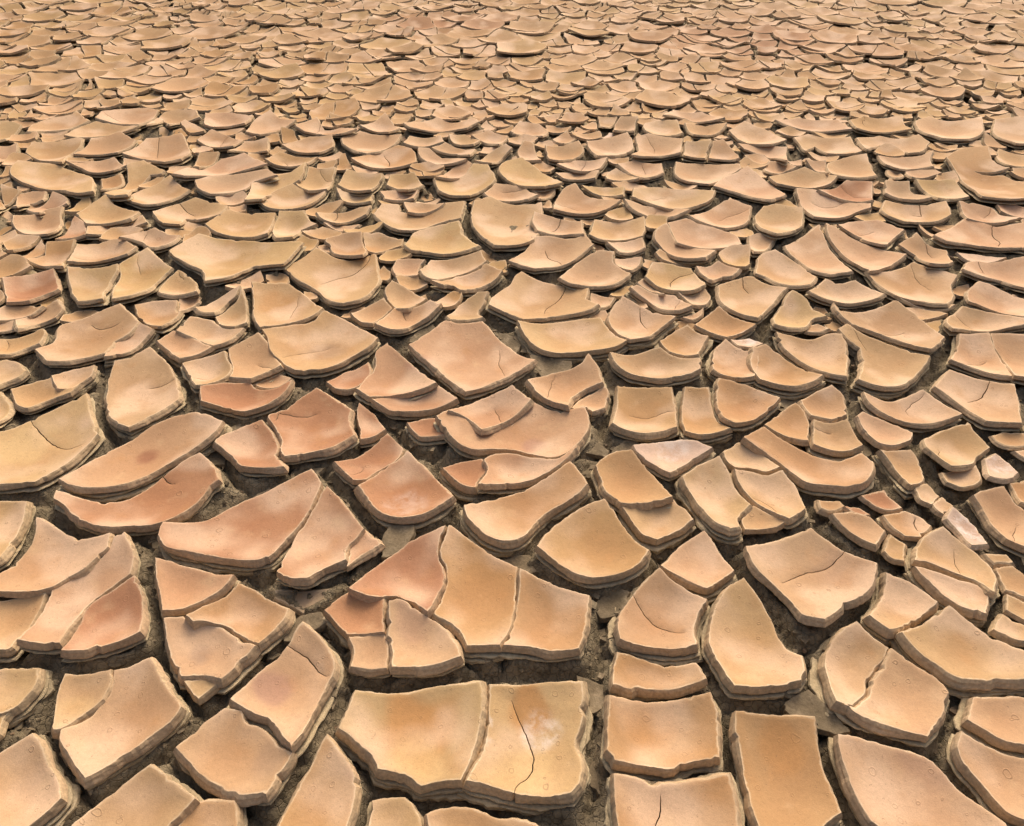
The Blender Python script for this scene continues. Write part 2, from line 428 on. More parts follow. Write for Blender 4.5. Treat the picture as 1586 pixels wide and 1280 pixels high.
# ------------------------------------------------------------------ the measured mud plates (metres/1000 on the lake bed)
DATA = """p|very large pale slab cut off by the bottom edge|781,633,146,-32|662,735 662,696 669,632 681,590 686,541 945,536 942,561 929,584 903,616 871,660 839,716 759,744 704,757 666,762|
y|large square slab with an orange middle|-194,781,142,-12|-347,817 -356,774 -320,750 -283,723 -267,696 -230,691 -205,683 -177,663 -140,671 -99,668 -78,729 -68,789 -63,841 -66,880 -155,875 -216,865 -277,857 -337,860|
y|large slab with a long wandering crack and white salt dust|42,764,168,-52|-49,802 -56,741 -71,705 -88,669 -71,666 -24,655 35,644 75,642 114,648 134,673 137,718 129,742 145,792 155,881 84,882 9,878 -49,875|-1,847 9,821 30,772 43,729 36,688 8,662 4,637
o|tall slab with pits and an orange middle|533,676,234,50|458,773 459,727 456,648 458,585 464,532 538,534 580,585 621,607 617,647 615,703 619,753 627,793 542,800 466,805|
o|orange slab running out at the bottom|308,604,229,32|197,637 197,583 197,536 414,536 425,644 424,677 325,667 277,668 234,677 199,678|289,649 286,622 266,586
r|very large smooth terracotta slab in front of the small square reddish slab|-696,1352,108,4|-915,1290 -885,1255 -813,1243 -732,1228 -657,1220 -618,1229 -584,1300 -555,1369 -538,1452 -533,1487 -572,1539 -619,1511 -680,1469 -767,1412 -824,1353 -872,1341 -921,1336|
t|broad tan slab with little ring marks|-819,806,199,-39|-871,872 -878,839 -897,801 -932,774 -921,750 -883,713 -837,674 -809,699 -775,733 -740,771 -710,799 -701,825 -744,866 -782,908 -809,939 -847,921 -879,911|
o|square orange slab in front of the narrow curved orange slab|311,773,312,-34|201,786 190,727 204,705 274,700 322,696 365,710 414,712 424,768 428,815 423,850 347,842 298,837 259,840 208,845|
p|very large slab with a jagged crack and a pale rim|746,1181,174,39|604,1194 634,1149 663,1094 681,1049 729,1035 789,1078 849,1111 884,1144 910,1196 854,1238 816,1279 785,1319 726,1294 667,1272 597,1252|854,1247 796,1204 740,1192 663,1153
t|tan slab with three ring marks|-721,607,233,36|-756,669 -793,627 -822,585 -816,537 -674,541 -645,584 -623,613 -605,633 -689,684 -719,702|
o|wide middle slab between two long cracks|-86,1129,180,-23|-171,1291 -182,1244 -166,1200 -162,1143 -170,1104 -185,1057 -148,1037 -117,1006 -101,967 -28,967 -9,1003 2,1052 9,1133 12,1197 -68,1249 -121,1288 -165,1321|
y|kite shaped slab with a bite out of its right side|543,983,250,28|524,1124 486,1078 462,1025 448,970 461,917 479,866 568,866 625,878 640,903 648,941 627,956 614,980 610,1027 597,1073 581,1114 565,1147|
o|tall blade shaped slab to the left of the small tan slab with a ringed knob|-369,624,219,46|-401,700 -422,644 -438,588 -446,537 -307,538 -309,585 -305,632 -307,669 -329,707 -358,737 -377,757|
p|long pinkish slab with a grey hollow and a fine crack|-479,878,280,13|-495,1006 -506,975 -522,947 -559,901 -596,836 -562,819 -534,808 -506,797 -488,780 -467,756 -442,728 -426,769 -414,825 -402,873 -393,919 -401,943 -425,973 -457,1002 -484,1022|-513,972 -459,944 -435,918 -406,896
y|large yellow slab with a hooked fine crack|-1409,1668,100,1|-1468,1485 -1403,1489 -1342,1494 -1308,1550 -1275,1632 -1258,1706 -1331,1816 -1369,1891 -1430,1836 -1497,1773 -1559,1715 -1589,1705|-1504,1778 -1437,1718 -1388,1681 -1334,1658 -1289,1673
t|tan slab with a broken wavy far edge|-558,727,220,-3|-633,793 -660,761 -678,734 -607,680 -528,647 -474,643 -452,694 -444,723 -474,739 -494,760 -521,782 -559,795 -572,816 -607,820|
t|tan slab cut off by the left edge low down|-952,653,321,52|-1002,740 -1025,721 -1039,703 -944,534 -901,581 -863,634 -883,664 -927,705 -957,742 -978,761|
t|wide sweeping slab with a thick shaded rim|1031,966,229,6|909,963 941,926 978,895 1030,889 1079,886 1136,885 1165,939 1127,978 1097,1008 1064,1050 1041,1078 1005,1058 952,1026 893,1000|
o|rounded spade shaped slab to the left of the block shaped tan slab|210,1276,186,49|207,1405 150,1365 99,1313 65,1254 110,1210 159,1173 208,1160 270,1172 324,1207 347,1242 315,1287 294,1331 276,1377 253,1422|
p|long boat shaped slab with a dark red spot|-1071,1623,162,46|-1224,1465 -1165,1455 -1107,1471 -1048,1515 -998,1580 -937,1638 -891,1696 -881,1737 -983,1786 -1044,1774 -1107,1736 -1144,1681 -1200,1603 -1238,1519 -1259,1482|
r|long curved reddish slab like a boomerang|-993,1442,154,1|-1242,1410 -1209,1393 -1153,1348 -1094,1330 -1024,1336 -951,1343 -898,1378 -857,1426 -840,1484 -823,1496 -873,1571 -914,1609 -954,1580 -998,1527 -1029,1482 -1068,1439 -1123,1419 -1187,1425 -1249,1442|-1007,1540 -983,1515 -954,1506
p|large pale kite shaped slab in front of the small pointed slab behind the kite|-148,2125,107,12|-320,2119 -253,2043 -198,1959 -149,1897 -110,1913 -53,1959 12,2007 79,2074 46,2093 -10,2167 -69,2258 -109,2325 -178,2312 -247,2325 -303,2245 -362,2171|
p|large pale crescent with a grey smudge|36,1725,115,-41|52,1837 10,1782 -53,1738 -97,1728 -135,1767 -156,1799 -197,1801 -235,1770 -190,1697 -154,1651 -111,1636 -64,1646 9,1651 58,1629 123,1606 159,1620 198,1663 233,1723 237,1779 228,1827 190,1821 145,1819 94,1847 64,1870|
p|pinkish slab with a rounded right corner|839,848,214,38|823,921 792,890 768,853 722,819 695,826 718,805 766,788 811,772 852,760 911,817 938,856 935,875 891,925 857,958|
t|tan slab with a curved crack nearly across it|352,1061,274,-54|329,1158 295,1119 271,1083 247,1032 246,987 276,976 322,970 368,967 421,974 423,1015 438,1054 467,1097 429,1126 390,1161 368,1189|294,1121 311,1085 335,1048 366,1028 402,1016
o|smooth orange slab right of the straight crack|84,1056,268,-26|17,1134 9,1057 -2,1008 -19,967 32,970 87,960 152,961 168,1014 186,1107 139,1128 70,1158 20,1183|
o|low tan slab with a ragged edge|-53,574,253,-3|-145,540 70,537 64,572 34,595 -35,606 -66,620 -105,623 -136,617 -161,605|
p|smooth pink slab with a scalloped far edge|-1165,1219,204,60|-1244,1304 -1241,1256 -1255,1194 -1281,1148 -1261,1113 -1189,1118 -1128,1132 -1108,1152 -1065,1192 -1030,1250 -1044,1297 -1104,1288 -1152,1298 -1216,1330 -1258,1347|
p|long pinkish slab with a soft hollow|-1044,1123,233,-10|-1028,1283 -1028,1250 -1058,1202 -1104,1154 -1125,1133 -1116,1075 -1111,1013 -1119,977 -1063,968 -1024,972 -1028,1024 -1024,1065 -1021,1098 -980,1148 -948,1176 -954,1222 -977,1258 -1006,1297|
o|orange slab with a scooped bay|37,1411,169,16|-122,1364 -93,1322 -55,1284 -13,1276 29,1296 60,1349 97,1394 165,1432 210,1475 188,1530 167,1562 90,1509 26,1471 -59,1432 -129,1397|
y|very large slab with a grey hollow and a rounded front|-686,2203,128,-17|-874,2225 -844,2150 -800,2094 -741,2036 -699,2020 -680,2033 -647,2031 -598,2062 -541,2120 -501,2164 -476,2214 -557,2294 -641,2364 -704,2399 -750,2332 -821,2307 -900,2263|
r|reddish wedge running up to the crack junction|-257,1181,265,-22|-239,1293 -307,1241 -359,1177 -394,1123 -368,1112 -329,1106 -282,1115 -234,1091 -199,1058 -181,1102 -168,1147 -173,1200 -189,1244 -187,1284 -176,1320|
r|terracotta slab narrowing towards the far side|-495,1291,185,49|-521,1445 -538,1382 -565,1301 -578,1208 -583,1173 -544,1154 -504,1153 -464,1195 -422,1221 -426,1266 -408,1291 -391,1322 -446,1394 -486,1439 -513,1464|
t|tombstone shaped yellow tan slab to the left of the small pale slab with a point|-1220,1943,119,-53|-1352,2017 -1328,1929 -1288,1841 -1233,1767 -1168,1725 -1135,1776 -1104,1826 -1070,1876 -1093,1933 -1126,1996 -1180,2077 -1224,2119 -1269,2159 -1293,2132 -1316,2102 -1360,2081|-1214,1970 -1166,1979 -1130,2002
r|reddish slab with a lightning shaped crack|-613,1748,171,32|-667,1881 -713,1824 -761,1780 -722,1729 -688,1674 -684,1628 -662,1590 -603,1611 -530,1638 -475,1689 -507,1778 -506,1818 -566,1865 -634,1916|-735,1763 -730,1801 -647,1803 -615,1817
p|pale slab curving out of the right edge|970,687,251,-32|908,740 907,709 927,671 945,618 981,590 1049,711 977,742 930,773|
p|pale pink slab with a grey spot in the middle|-700,970,268,-39|-790,986 -763,943 -730,901 -678,905 -636,889 -606,932 -584,969 -631,995 -678,1025 -724,1036 -756,1035 -774,1050 -813,1040|
r|terracotta slab with a bright worn patch|-299,1478,228,-55|-311,1615 -360,1571 -390,1530 -430,1481 -399,1440 -359,1391 -312,1370 -252,1374 -200,1405 -163,1439 -227,1534 -267,1580 -308,1623|
y|large yellow tan slab with a broad front|-1169,2834,163,48|-1394,2795 -1336,2755 -1264,2712 -1207,2591 -1134,2641 -1070,2751 -931,2727 -911,2813 -890,2909 -930,2926 -1060,2956 -1166,2980 -1285,2983 -1366,3003 -1409,2919 -1439,2839|
p|fan shaped pale slab in front of the wide middle slab between two long cracks|-216,992,333,28|-289,1050 -285,1000 -271,964 -264,915 -217,918 -158,925 -115,937 -124,965 -156,1015 -189,1046 -232,1070 -267,1090 -293,1086|
y|big golden slab with a clean diagonal crack|-709,2692,113,-58|-874,2670 -791,2609 -691,2475 -643,2451 -575,2492 -536,2609 -557,2753 -579,2869 -657,2831 -727,2838 -788,2876 -838,2910 -890,2806 -943,2747|-595,2888 -608,2808 -658,2738 -720,2711 -776,2657
r|smooth reddish slab with a rounded corner|-940,1044,309,56|-1006,1024 -1006,978 -1009,951 -956,958 -907,979 -854,1004 -878,1072 -902,1126 -927,1159 -966,1124 -1007,1074|
t|rounded slab with a ringed knob at its top|760,930,331,-11|757,1007 726,978 705,942 691,882 686,831 717,824 759,857 783,897 823,930 853,964 820,1003 802,1031|
t|large tan slab with a fine curved scratch|-1516,2241,169,14|-1642,2256 -1628,2201 -1659,2140 -1581,2069 -1521,2070 -1466,2092 -1410,2120 -1420,2213 -1378,2262 -1369,2319 -1431,2385 -1484,2437 -1541,2399 -1595,2351 -1655,2301|-1556,2330 -1512,2311 -1470,2324 -1449,2341
o|long curved orange slab with a cracked rim|872,1589,196,-25|712,1650 748,1618 801,1562 837,1509 901,1493 951,1480 1010,1506 1042,1570 1025,1610 959,1593 900,1625 859,1653 810,1685 768,1725 692,1671|
y|large pale yellow slab with a slanting crack|111,2509,99,-7|-77,2505 -88,2450 -7,2392 41,2355 114,2373 201,2392 280,2406 329,2444 285,2497 300,2576 250,2594 162,2630 91,2663 39,2707 19,2682 -8,2615|224,2628 183,2527 127,2454 125,2418
o|orange slab corner with a curved crack below it|-631,1061,333,-14|-681,1124 -699,1103 -732,1074 -762,1044 -741,1031 -721,1037 -671,1032 -631,1009 -590,981 -575,974 -549,1013 -532,1046 -530,1068 -589,1107 -640,1135 -674,1146|
o|small orange block to the right of the tan slab with three ring marks|-574,586,209,-20|-618,617 -632,591 -640,543 -509,543 -526,616 -537,637 -573,638 -606,635|
y|small tan slab with a ringed knob|-224,592,230,-55|-270,545 -168,545 -175,607 -188,626 -210,646 -242,645 -274,641|
p|angular slab with a short dark crack|1514,1883,208,34|1412,1890 1437,1830 1459,1755 1561,1742 1617,1857 1644,1941 1570,1971 1503,2005 1467,2020 1380,1930|1592,1984 1530,1906 1471,1880
y|shield shaped slab with a rounded front|-24,3184,110,-25|-186,3206 -144,3070 -75,2922 8,2923 72,2961 109,3042 135,3173 141,3369 94,3363 -14,3374 -108,3437 -181,3385|
t|tan slab with a deep split on its right|566,1452,269,58|488,1481 514,1408 540,1334 569,1306 593,1314 601,1353 648,1408 622,1480 616,1535 602,1589 548,1563 481,1515|
p|pale slab cut off by the right edge|1041,808,216,-35|976,827 957,800 980,782 1019,757 1068,743 1123,847 1070,856 998,853|
t|large slab with a folded left side|1284,2097,158,-53|1199,2226 1234,2183 1218,2103 1146,1973 1204,1939 1273,1948 1331,1989 1406,2065 1447,2116 1410,2141 1369,2177 1315,2220 1267,2252 1222,2303 1183,2273|
y|wide slab with a smooth bowl|212,2248,136,21|57,2217 96,2160 141,2140 221,2149 290,2158 358,2162 407,2193 377,2225 349,2287 328,2354 265,2360 174,2344 83,2318 20,2321|
o|square orange slab set on a thin lower layer|422,1830,219,-55|335,1852 311,1757 339,1728 394,1712 445,1720 507,1740 520,1849 523,1934 438,1941 348,1943|
o|orange slab with a straight cut front|335,1511,344,-30|241,1562 252,1520 264,1462 298,1416 342,1414 387,1420 440,1429 405,1532 377,1587 351,1628 309,1621 261,1588|
o|large tan slab with a corner at the far left|2441,3689,144,-45|2313,3789 2267,3544 2248,3405 2355,3383 2548,3421 2664,3624 2571,3677 2546,3760 2451,3782 2422,3817 2498,3799 2603,3818 2560,3870 2564,3956 2602,4068 2442,4036 2322,3939|
t|large tan slab with a scratch|1405,2313,172,33|1214,2431 1210,2379 1240,2303 1301,2281 1368,2236 1416,2167 1452,2134 1487,2164 1540,2217 1525,2321 1502,2397 1468,2474 1395,2434 1292,2392 1217,2381|
p|pinkish slab with a soft white patch|-797,1143,270,59|-877,1163 -852,1112 -827,1067 -791,1072 -750,1093 -704,1126 -686,1162 -736,1175 -794,1195 -863,1211 -895,1214|
t|large tan slab edged by a thin crack|1615,2625,146,-31|1451,2632 1474,2573 1500,2512 1543,2491 1597,2472 1659,2460 1709,2511 1752,2617 1800,2674 1761,2716 1717,2749 1673,2791 1630,2764 1551,2730 1445,2709|
o|narrow curved orange slab in front of the diamond shaped slab with pock marks|311,910,263,-56|227,921 220,879 260,875 309,874 376,878 423,890 411,931 376,931 319,939 275,956 238,961|
t|broad tan slab with a rolled far edge|1126,1235,339,-30|1014,1213 1062,1216 1107,1196 1144,1163 1161,1112 1199,1177 1193,1243 1171,1284 1141,1331 1090,1307 1041,1257|
p|pale slab with a curved hairline|2116,3036,142,40|1865,2937 1965,2940 2071,2943 2162,2943 2243,2866 2369,3100 2308,3135 2191,3128 2127,3183 2071,3193 1986,3120 1834,2986|2183,3154 2153,3071 2157,3023 2122,2968
p|diamond shaped slab with pock marks|476,1224,241,-56|430,1269 377,1207 405,1186 442,1163 479,1138 531,1175 557,1194 537,1248 524,1292 508,1322|
y|golden slab with a bright worn front|-883,2464,145,-31|-1005,2517 -965,2380 -918,2293 -838,2325 -761,2359 -716,2424 -790,2515 -849,2583 -902,2621 -983,2613 -1033,2614|
p|pinkish slab with a mauve stain|-397,2001,266,-32|-469,2129 -466,2066 -484,2000 -507,1924 -458,1881 -388,1895 -305,1920 -250,1947 -341,2069 -437,2174|
y|pale slab beside a wedge shaped crack|-1183,1051,220,-43|-1193,968 -1142,966 -1144,991 -1134,1029 -1135,1096 -1138,1136 -1164,1122 -1213,1109 -1262,1095|
t|large slab with a stepped left rim|1330,1365,313,51|1279,1401 1280,1336 1280,1283 1324,1236 1404,1368 1377,1421 1369,1471 1315,1460 1272,1441|
t|leaf shaped tan flake lapping over the larger slab|-931,853,260,59|-983,870 -971,823 -947,774 -933,777 -901,814 -880,846 -875,878 -886,911 -937,904 -984,903|
t|pointed tan slab with a V shaped front|930,1088,293,48|916,1141 889,1101 840,1049 853,1033 870,1010 917,1029 980,1064 1017,1089 999,1124 967,1155 929,1177|
y|rounded slab with ring marks behind the small tan corner piece|724,1459,317,35|638,1495 661,1440 702,1387 736,1351 795,1391 795,1477 774,1540 723,1529 689,1535 635,1537|
r|small square reddish slab in front of the reddish slab with a bent narrow end|-774,1652,240,-1|-891,1664 -842,1628 -783,1573 -711,1553 -650,1544 -699,1616 -695,1634 -729,1711 -776,1769 -848,1721 -889,1677|
t|large tan slab to the right of the slab under the large tan one|1071,2140,287,-35|951,2177 989,2103 1022,2049 1064,2002 1105,1978 1160,2111 1179,2190 1183,2239 1146,2247 1073,2229 997,2236 947,2244|
p|pale wedge with a stepped crack|179,1954,337,48|76,1905 120,1850 176,1817 194,1883 243,1932 297,1950 284,2033 261,2093 238,2057 133,2013 50,1954|
r|small reddish slab on the left of the fan|-365,1065,293,-20|-427,1100 -446,1072 -412,1041 -383,1011 -296,1011 -309,1080 -310,1106 -331,1109 -372,1117 -400,1126|
p|smooth slab right of the dark crack|1752,2106,335,36|1698,2179 1700,2117 1650,1965 1733,1948 1877,2208 1778,2232 1710,2231|
o|shield shaped orange slab in front of the slab under the large tan one|732,1857,314,38|654,1860 652,1773 682,1739 739,1762 813,1825 855,1867 788,1929 734,1958 682,1970|
p|pale slab crossed by three dark cracks|165,2883,175,19|76,2953 33,2860 -15,2776 32,2749 92,2717 194,2765 251,2813 303,2873 349,2932 323,3011 276,2999 164,3025 88,3024|143,2941 158,2873 198,2830 208,2787
p|long pale slab under the crescent|15,1561,335,-28|-70,1553 -93,1477 -14,1501 55,1520 114,1547 174,1595 194,1628 169,1605 133,1587 93,1598 39,1618 -15,1626 -63,1611 -80,1591|
y|yellow slab with a rounded right end|-1092,872,218,55|-1102,806 -1060,823 -1043,857 -1040,885 -1054,919 -1135,915 -1158,911|
t|large crescent slab over a dark gap|488,2059,333,57|350,2045 379,2006 438,1991 508,1986 583,1990 628,2009 637,2069 580,2089 551,2118 517,2159 464,2139 409,2109 336,2100|
t|yellow tan slab with two short dark cracks|921,2523,159,20|806,2479 854,2376 907,2348 948,2402 1038,2525 1079,2568 1005,2621 966,2675 895,2648 819,2602|928,2663 925,2598 938,2572
r|reddish slab with a bent narrow end|-869,1893,260,48|-990,1853 -928,1840 -843,1813 -767,1849 -730,1891 -719,1949 -788,1927 -844,1944 -870,1969 -948,1955 -1011,1922|
p|pale slab with a scooped front|-57,1822,322,56|-105,1872 -196,1790 -158,1783 -119,1749 -92,1709 -38,1751 19,1800 58,1855 0,1930|
t|hooked crescent with a curled left horn|1274,1840,274,-53|1136,1899 1137,1845 1179,1797 1253,1768 1351,1779 1404,1794 1365,1885 1344,1929 1263,1897 1200,1877 1155,1890|
t|square tan slab behind the small rough slab with a knob|1323,1653,328,16|1232,1642 1247,1597 1261,1554 1335,1577 1365,1609 1418,1641 1408,1696 1399,1748 1312,1721 1235,1679|
p|large pinkish slab reaching the right edge|2025,2704,261,30|1819,2689 1890,2649 1974,2655 2000,2581 2044,2513 2209,2813 2082,2812 2009,2795 1909,2783|1945,2835 1935,2757 1928,2702
t|block shaped tan slab in front of the orange slab with a straight cut front|395,1373,208,-34|300,1407 321,1364 346,1314 381,1296 429,1324 487,1364 470,1408 448,1439 391,1428 344,1416 307,1415|
y|long yellow slab with a curved hairline|-2321,3678,109,51|-2512,3665 -2432,3625 -2306,3567 -2192,3511 -2086,3435 -2017,3442 -2164,3712 -2289,3797 -2414,3858 -2489,3860 -2596,3862 -2579,3740|
y|yellow slab with a thick curving rim|-1346,1334,247,45|-1304,1194 -1288,1217 -1296,1269 -1312,1356 -1330,1423 -1400,1420 -1429,1415|
y|yellow slab with a pointed far corner|-1505,2671,234,37|-1608,2732 -1588,2683 -1568,2577 -1512,2450 -1460,2485 -1423,2556 -1415,2680 -1395,2735 -1488,2822 -1543,2877 -1577,2827 -1618,2761|
t|round slab with a forked dark crack|457,2338,253,45|362,2307 388,2229 418,2194 488,2232 538,2287 565,2312 603,2347 531,2399 476,2449 424,2490 387,2435 359,2362|489,2463 482,2364 496,2314
o|slab under the large tan one|902,2040,271,45|812,2054 824,1976 863,1957 926,1939 990,1959 1031,1982 992,2026 955,2083 918,2138 890,2170 840,2154|
p|small pale slab with a point|-894,2096,281,21|-972,2101 -947,2045 -937,1984 -863,1971 -822,2017 -785,2050 -867,2191 -909,2243 -949,2202 -992,2150|
p|pale slab with a long pointed front|339,2705,232,47|236,2585 300,2583 378,2590 441,2634 479,2678 446,2735 419,2799 431,2853 370,2866 335,2847 262,2770 187,2633|
t|orange tan crescent behind the brown yellow slab with a curved hairline|-432,3243,153,-3|-575,3151 -509,3093 -436,3094 -341,3181 -237,3197 -223,3368 -317,3379 -376,3327 -474,3303 -528,3310 -541,3367 -616,3352 -638,3238|
p|pale fan shaped slab to the right of the orange yellow slab with an arched crack|1302,2880,150,-57|1189,2909 1212,2844 1235,2730 1290,2683 1388,2714 1389,2768 1385,2864 1377,2970 1377,3050 1382,3121 1280,3032 1188,2960|
p|smooth slab left of the dark crack|1618,2117,333,11|1575,2180 1498,2081 1556,2049 1605,2000 1653,1974 1686,2092 1692,2163 1703,2235 1654,2238 1603,2239|
y|slab joined to the orange crescent by a shadow line|-308,2989,193,44|-460,2927 -428,2883 -359,2882 -274,2859 -199,2878 -145,2911 -223,3070 -242,3160 -343,3124 -428,3058|
r|narrow terracotta strip in front of the narrow reddish slab with a broken left side|-412,1604,266,-43|-432,1647 -474,1608 -516,1585 -450,1511 -417,1515 -389,1559 -343,1597 -320,1639 -378,1710|
w|whitish triangle with a salt crust|469,1621,291,32|369,1622 410,1573 451,1535 540,1604 591,1631 535,1676 488,1680 425,1670 359,1644|
o|narrow orange slab to the left of the shield shaped orange slab|593,1809,351,-59|542,1837 526,1714 564,1702 616,1711 670,1731 642,1788 639,1855 641,1928 565,1930|
p|pale slab with a sharp far corner|1497,2882,168,39|1393,2993 1413,2873 1430,2774 1446,2686 1517,2725 1598,2791 1663,2848 1604,2906 1543,2966 1488,3017 1447,3075 1406,3114|
p|pinkish wedge with a thick shaded front|1882,2482,271,5|1775,2536 1746,2466 1802,2443 1850,2393 1923,2348 2013,2442 1997,2477 1946,2541 1905,2592 1858,2621|
p|wrinkled pale slab in front of the broad tan slab with a rolled far edge|1091,1132,254,34|1030,1156 1055,1118 1086,1081 1122,1061 1160,1117 1139,1151 1103,1169 1059,1188 1007,1195|
p|smooth pale slab to the right of the curved pale slab in the fork|843,3051,191,-32|775,2948 833,2922 903,2923 989,2941 991,3036 932,3121 847,3180 800,3211 708,3157 723,2977|
y|orange bowl shaped slab in front of the long slab with a level shadow line|-1221,3156,152,56|-1318,3077 -1235,3041 -1129,3003 -1082,3043 -1091,3158 -1101,3262 -1142,3272 -1250,3275 -1329,3294 -1366,3214 -1387,3140|
t|wide tan slab under the wedge|1734,2345,371,-46|1584,2305 1581,2253 1704,2296 1793,2298 1866,2302 1932,2311 1904,2321 1841,2378 1779,2420 1716,2447|
t|tan slab with a short level crack|-1670,2604,288,46|-1781,2655 -1738,2578 -1643,2446 -1549,2450 -1603,2578 -1616,2674 -1611,2710 -1620,2748 -1717,2720 -1808,2715|-1794,2672 -1718,2672
t|wide slab in front of the pale boat shaped slab|778,3456,196,-8|579,3433 675,3378 757,3314 839,3339 940,3389 992,3494 878,3549 721,3579 600,3535|
o|rounded orange slab in front of the brownish orange kite shaped slab|766,2087,258,33|680,2034 697,2009 752,1988 809,1997 843,2072 857,2147 795,2167 759,2208 713,2156 693,2102|
y|orange yellow slab with an arched crack|1113,2722,217,46|988,2688 1027,2677 1070,2603 1128,2584 1177,2596 1224,2662 1198,2761 1167,2821 1118,2880 1057,2851|
r|brownish block with a crooked front|-1904,2589,341,-24|-1992,2562 -1927,2460 -1847,2473 -1828,2507 -1779,2561 -1838,2663 -1875,2722 -1923,2700 -1982,2672 -2038,2643|
p|large pale slab in front of the tan slab with a rounded back|1501,3361,204,-9|1379,3362 1387,3206 1480,3208 1631,3293 1685,3304 1700,3346 1646,3376 1584,3441 1505,3522 1401,3531|
t|slab with a dark slanting crack|-1932,4096,167,-40|-2050,3992 -1939,3953 -1834,3874 -1765,3921 -1758,4021 -1824,4181 -1899,4322 -1986,4285 -2075,4251 -2088,4159 -2122,4025|-2019,4299 -1985,4155 -1953,4043
p|shallow pink front strip behind the small square reddish block|-302,1883,252,-39|-418,1846 -380,1824 -318,1835 -247,1845 -173,1875 -242,1956 -308,1935 -389,1894 -449,1866|
p|large pinkish slab to the left of the small tan slab pinched beside the open crack|1194,3602,155,-1|1003,3576 1119,3536 1190,3447 1239,3403 1335,3464 1299,3651 1232,3821 1057,3671|
t|small tan slab with a scratch|980,1701,366,5|900,1655 936,1639 983,1633 1047,1655 1043,1726 1041,1773 991,1764 938,1773|
y|pale slab with a curled loop crack|654,2671,218,25|560,2640 585,2591 639,2564 714,2563 767,2604 747,2695 736,2743 642,2783 580,2785 542,2673|742,2709 677,2702 640,2655 636,2616
p|small pale slab to the left of the fan shaped pale slab|-324,966,279,-23|-359,962 -360,929 -323,923 -279,922 -285,977 -296,1011 -336,1008 -378,1003|
y|large yellow slab with three sides|-232,3637,178,-2|-350,3510 -298,3445 -204,3454 -144,3565 -89,3669 -126,3834 -204,3851 -243,3758 -315,3705 -396,3677|
p|pale slab behind the yellow slab at top right|2962,4395,113,-2|2802,4143 2959,4157 3188,4578 3078,4624 2918,4593 2788,4314|
t|slab with a forked crack in front of the tan slab with a shaded fold|-1511,3296,249,-31|-1637,3217 -1581,3148 -1508,3148 -1527,3266 -1396,3211 -1350,3239 -1347,3331 -1402,3378 -1531,3440 -1605,3376 -1636,3335 -1674,3269|-1622,3418 -1535,3334 -1495,3307
t|bowl shaped tan slab in front of the pale slab with a sharp far corner|1298,2552,378,-17|1195,2493 1263,2478 1328,2482 1387,2484 1437,2509 1395,2589 1372,2633 1309,2630 1260,2649 1152,2533|
p|long slab with a level shadow line|-1412,3632,186,58|-1546,3539 -1464,3461 -1388,3492 -1323,3541 -1307,3656 -1190,3672 -1266,3771 -1400,3753 -1535,3707 -1591,3632|
p|bowl shaped pink slab behind the pale slab with a shallow crack|2571,4431,149,21|2379,4332 2429,4238 2540,4232 2676,4314 2738,4386 2825,4581 2735,4565 2590,4583 2529,4631 2421,4548|
y|round slab with a forked crack|1885,3289,258,-22|1731,3281 1739,3224 1780,3160 1876,3195 1957,3199 2033,3244 2064,3369 1956,3370 1880,3390 1791,3404|1951,3406 1931,3296 1892,3314
y|small slab with a hooked right arm|1058,2387,423,-4|952,2288 993,2273 1064,2294 1113,2357 1165,2362 1134,2432 1124,2486 1088,2533 1033,2462 968,2346|
t|tan slab with a wavy right side|-1029,2045,387,-23|-1090,2022 -1040,1947 -987,1963 -956,2004 -953,2045 -981,2103 -1005,2143 -1073,2110 -1127,2070|
y|round yellow slab behind the round pale slab with faint cracks|1224,3197,250,34|1114,3102 1159,3009 1300,3128 1361,3296 1254,3344 1190,3332 1132,3247|
t|fan shaped slab behind the pale slab with a wispy crack|333,3406,171,-7|197,3305 296,3281 372,3281 453,3329 522,3407 434,3451 359,3510 316,3602 274,3572 201,3380|
t|long pale slab with a shaded front|-1749,2893,280,33|-1861,2857 -1843,2779 -1765,2790 -1703,2830 -1622,2848 -1604,2908 -1700,3002 -1744,3001 -1813,2961 -1873,2939|
t|slab overlapping in three steps behind the small pointed slab behind the kite|-249,2760,243,19|-338,2648 -298,2631 -225,2703 -159,2736 -107,2785 -133,2871 -192,2854 -260,2836 -340,2814 -377,2712|
p|pale pointed slab behind the round pale slab with faint cracks|991,3270,189,-50|883,3174 959,3117 1065,3182 1134,3350 1053,3437 953,3354 819,3236|
p|pale slab split by a fine slanting crack|-1093,2268,293,37|-1212,2262 -1140,2240 -1049,2168 -1014,2186 -988,2235 -969,2276 -1060,2306 -1112,2347 -1189,2352|
y|round slab behind the shield in front of the slab with stone like side|80,3729,165,48|-32,3700 50,3589 162,3548 253,3587 224,3650 122,3847 54,3938 -41,3877 -66,3784|
t|large tan slab in front of the tan slab with a straight back|998,3773,160,9|847,3702 892,3634 986,3608 1072,3694 1192,3796 1197,3854 1029,3894 872,3898|
y|round yellow slab with a dark notch|-1069,3456,169,14|-1145,3333 -1058,3318 -982,3360 -930,3449 -916,3546 -949,3542 -1043,3564 -1102,3616 -1173,3533 -1216,3400|
t|small tan slab behind the small tan slab with a scratch|1001,1855,383,-12|935,1793 968,1792 993,1775 1052,1804 1069,1903 1048,1944 989,1918 929,1875|
y|small yellow slab notched on its right|-1543,1918,366,-38|-1610,1888 -1572,1849 -1540,1839 -1500,1888 -1431,1904 -1410,1947 -1430,1926 -1506,1951 -1519,1960 -1540,2002 -1592,1971 -1639,1929|
o|triangular orange slab behind the long curved orange slab with a cracked rim|868,1767,277,-21|811,1727 852,1698 893,1682 926,1783 922,1827 907,1860 859,1828 783,1755|
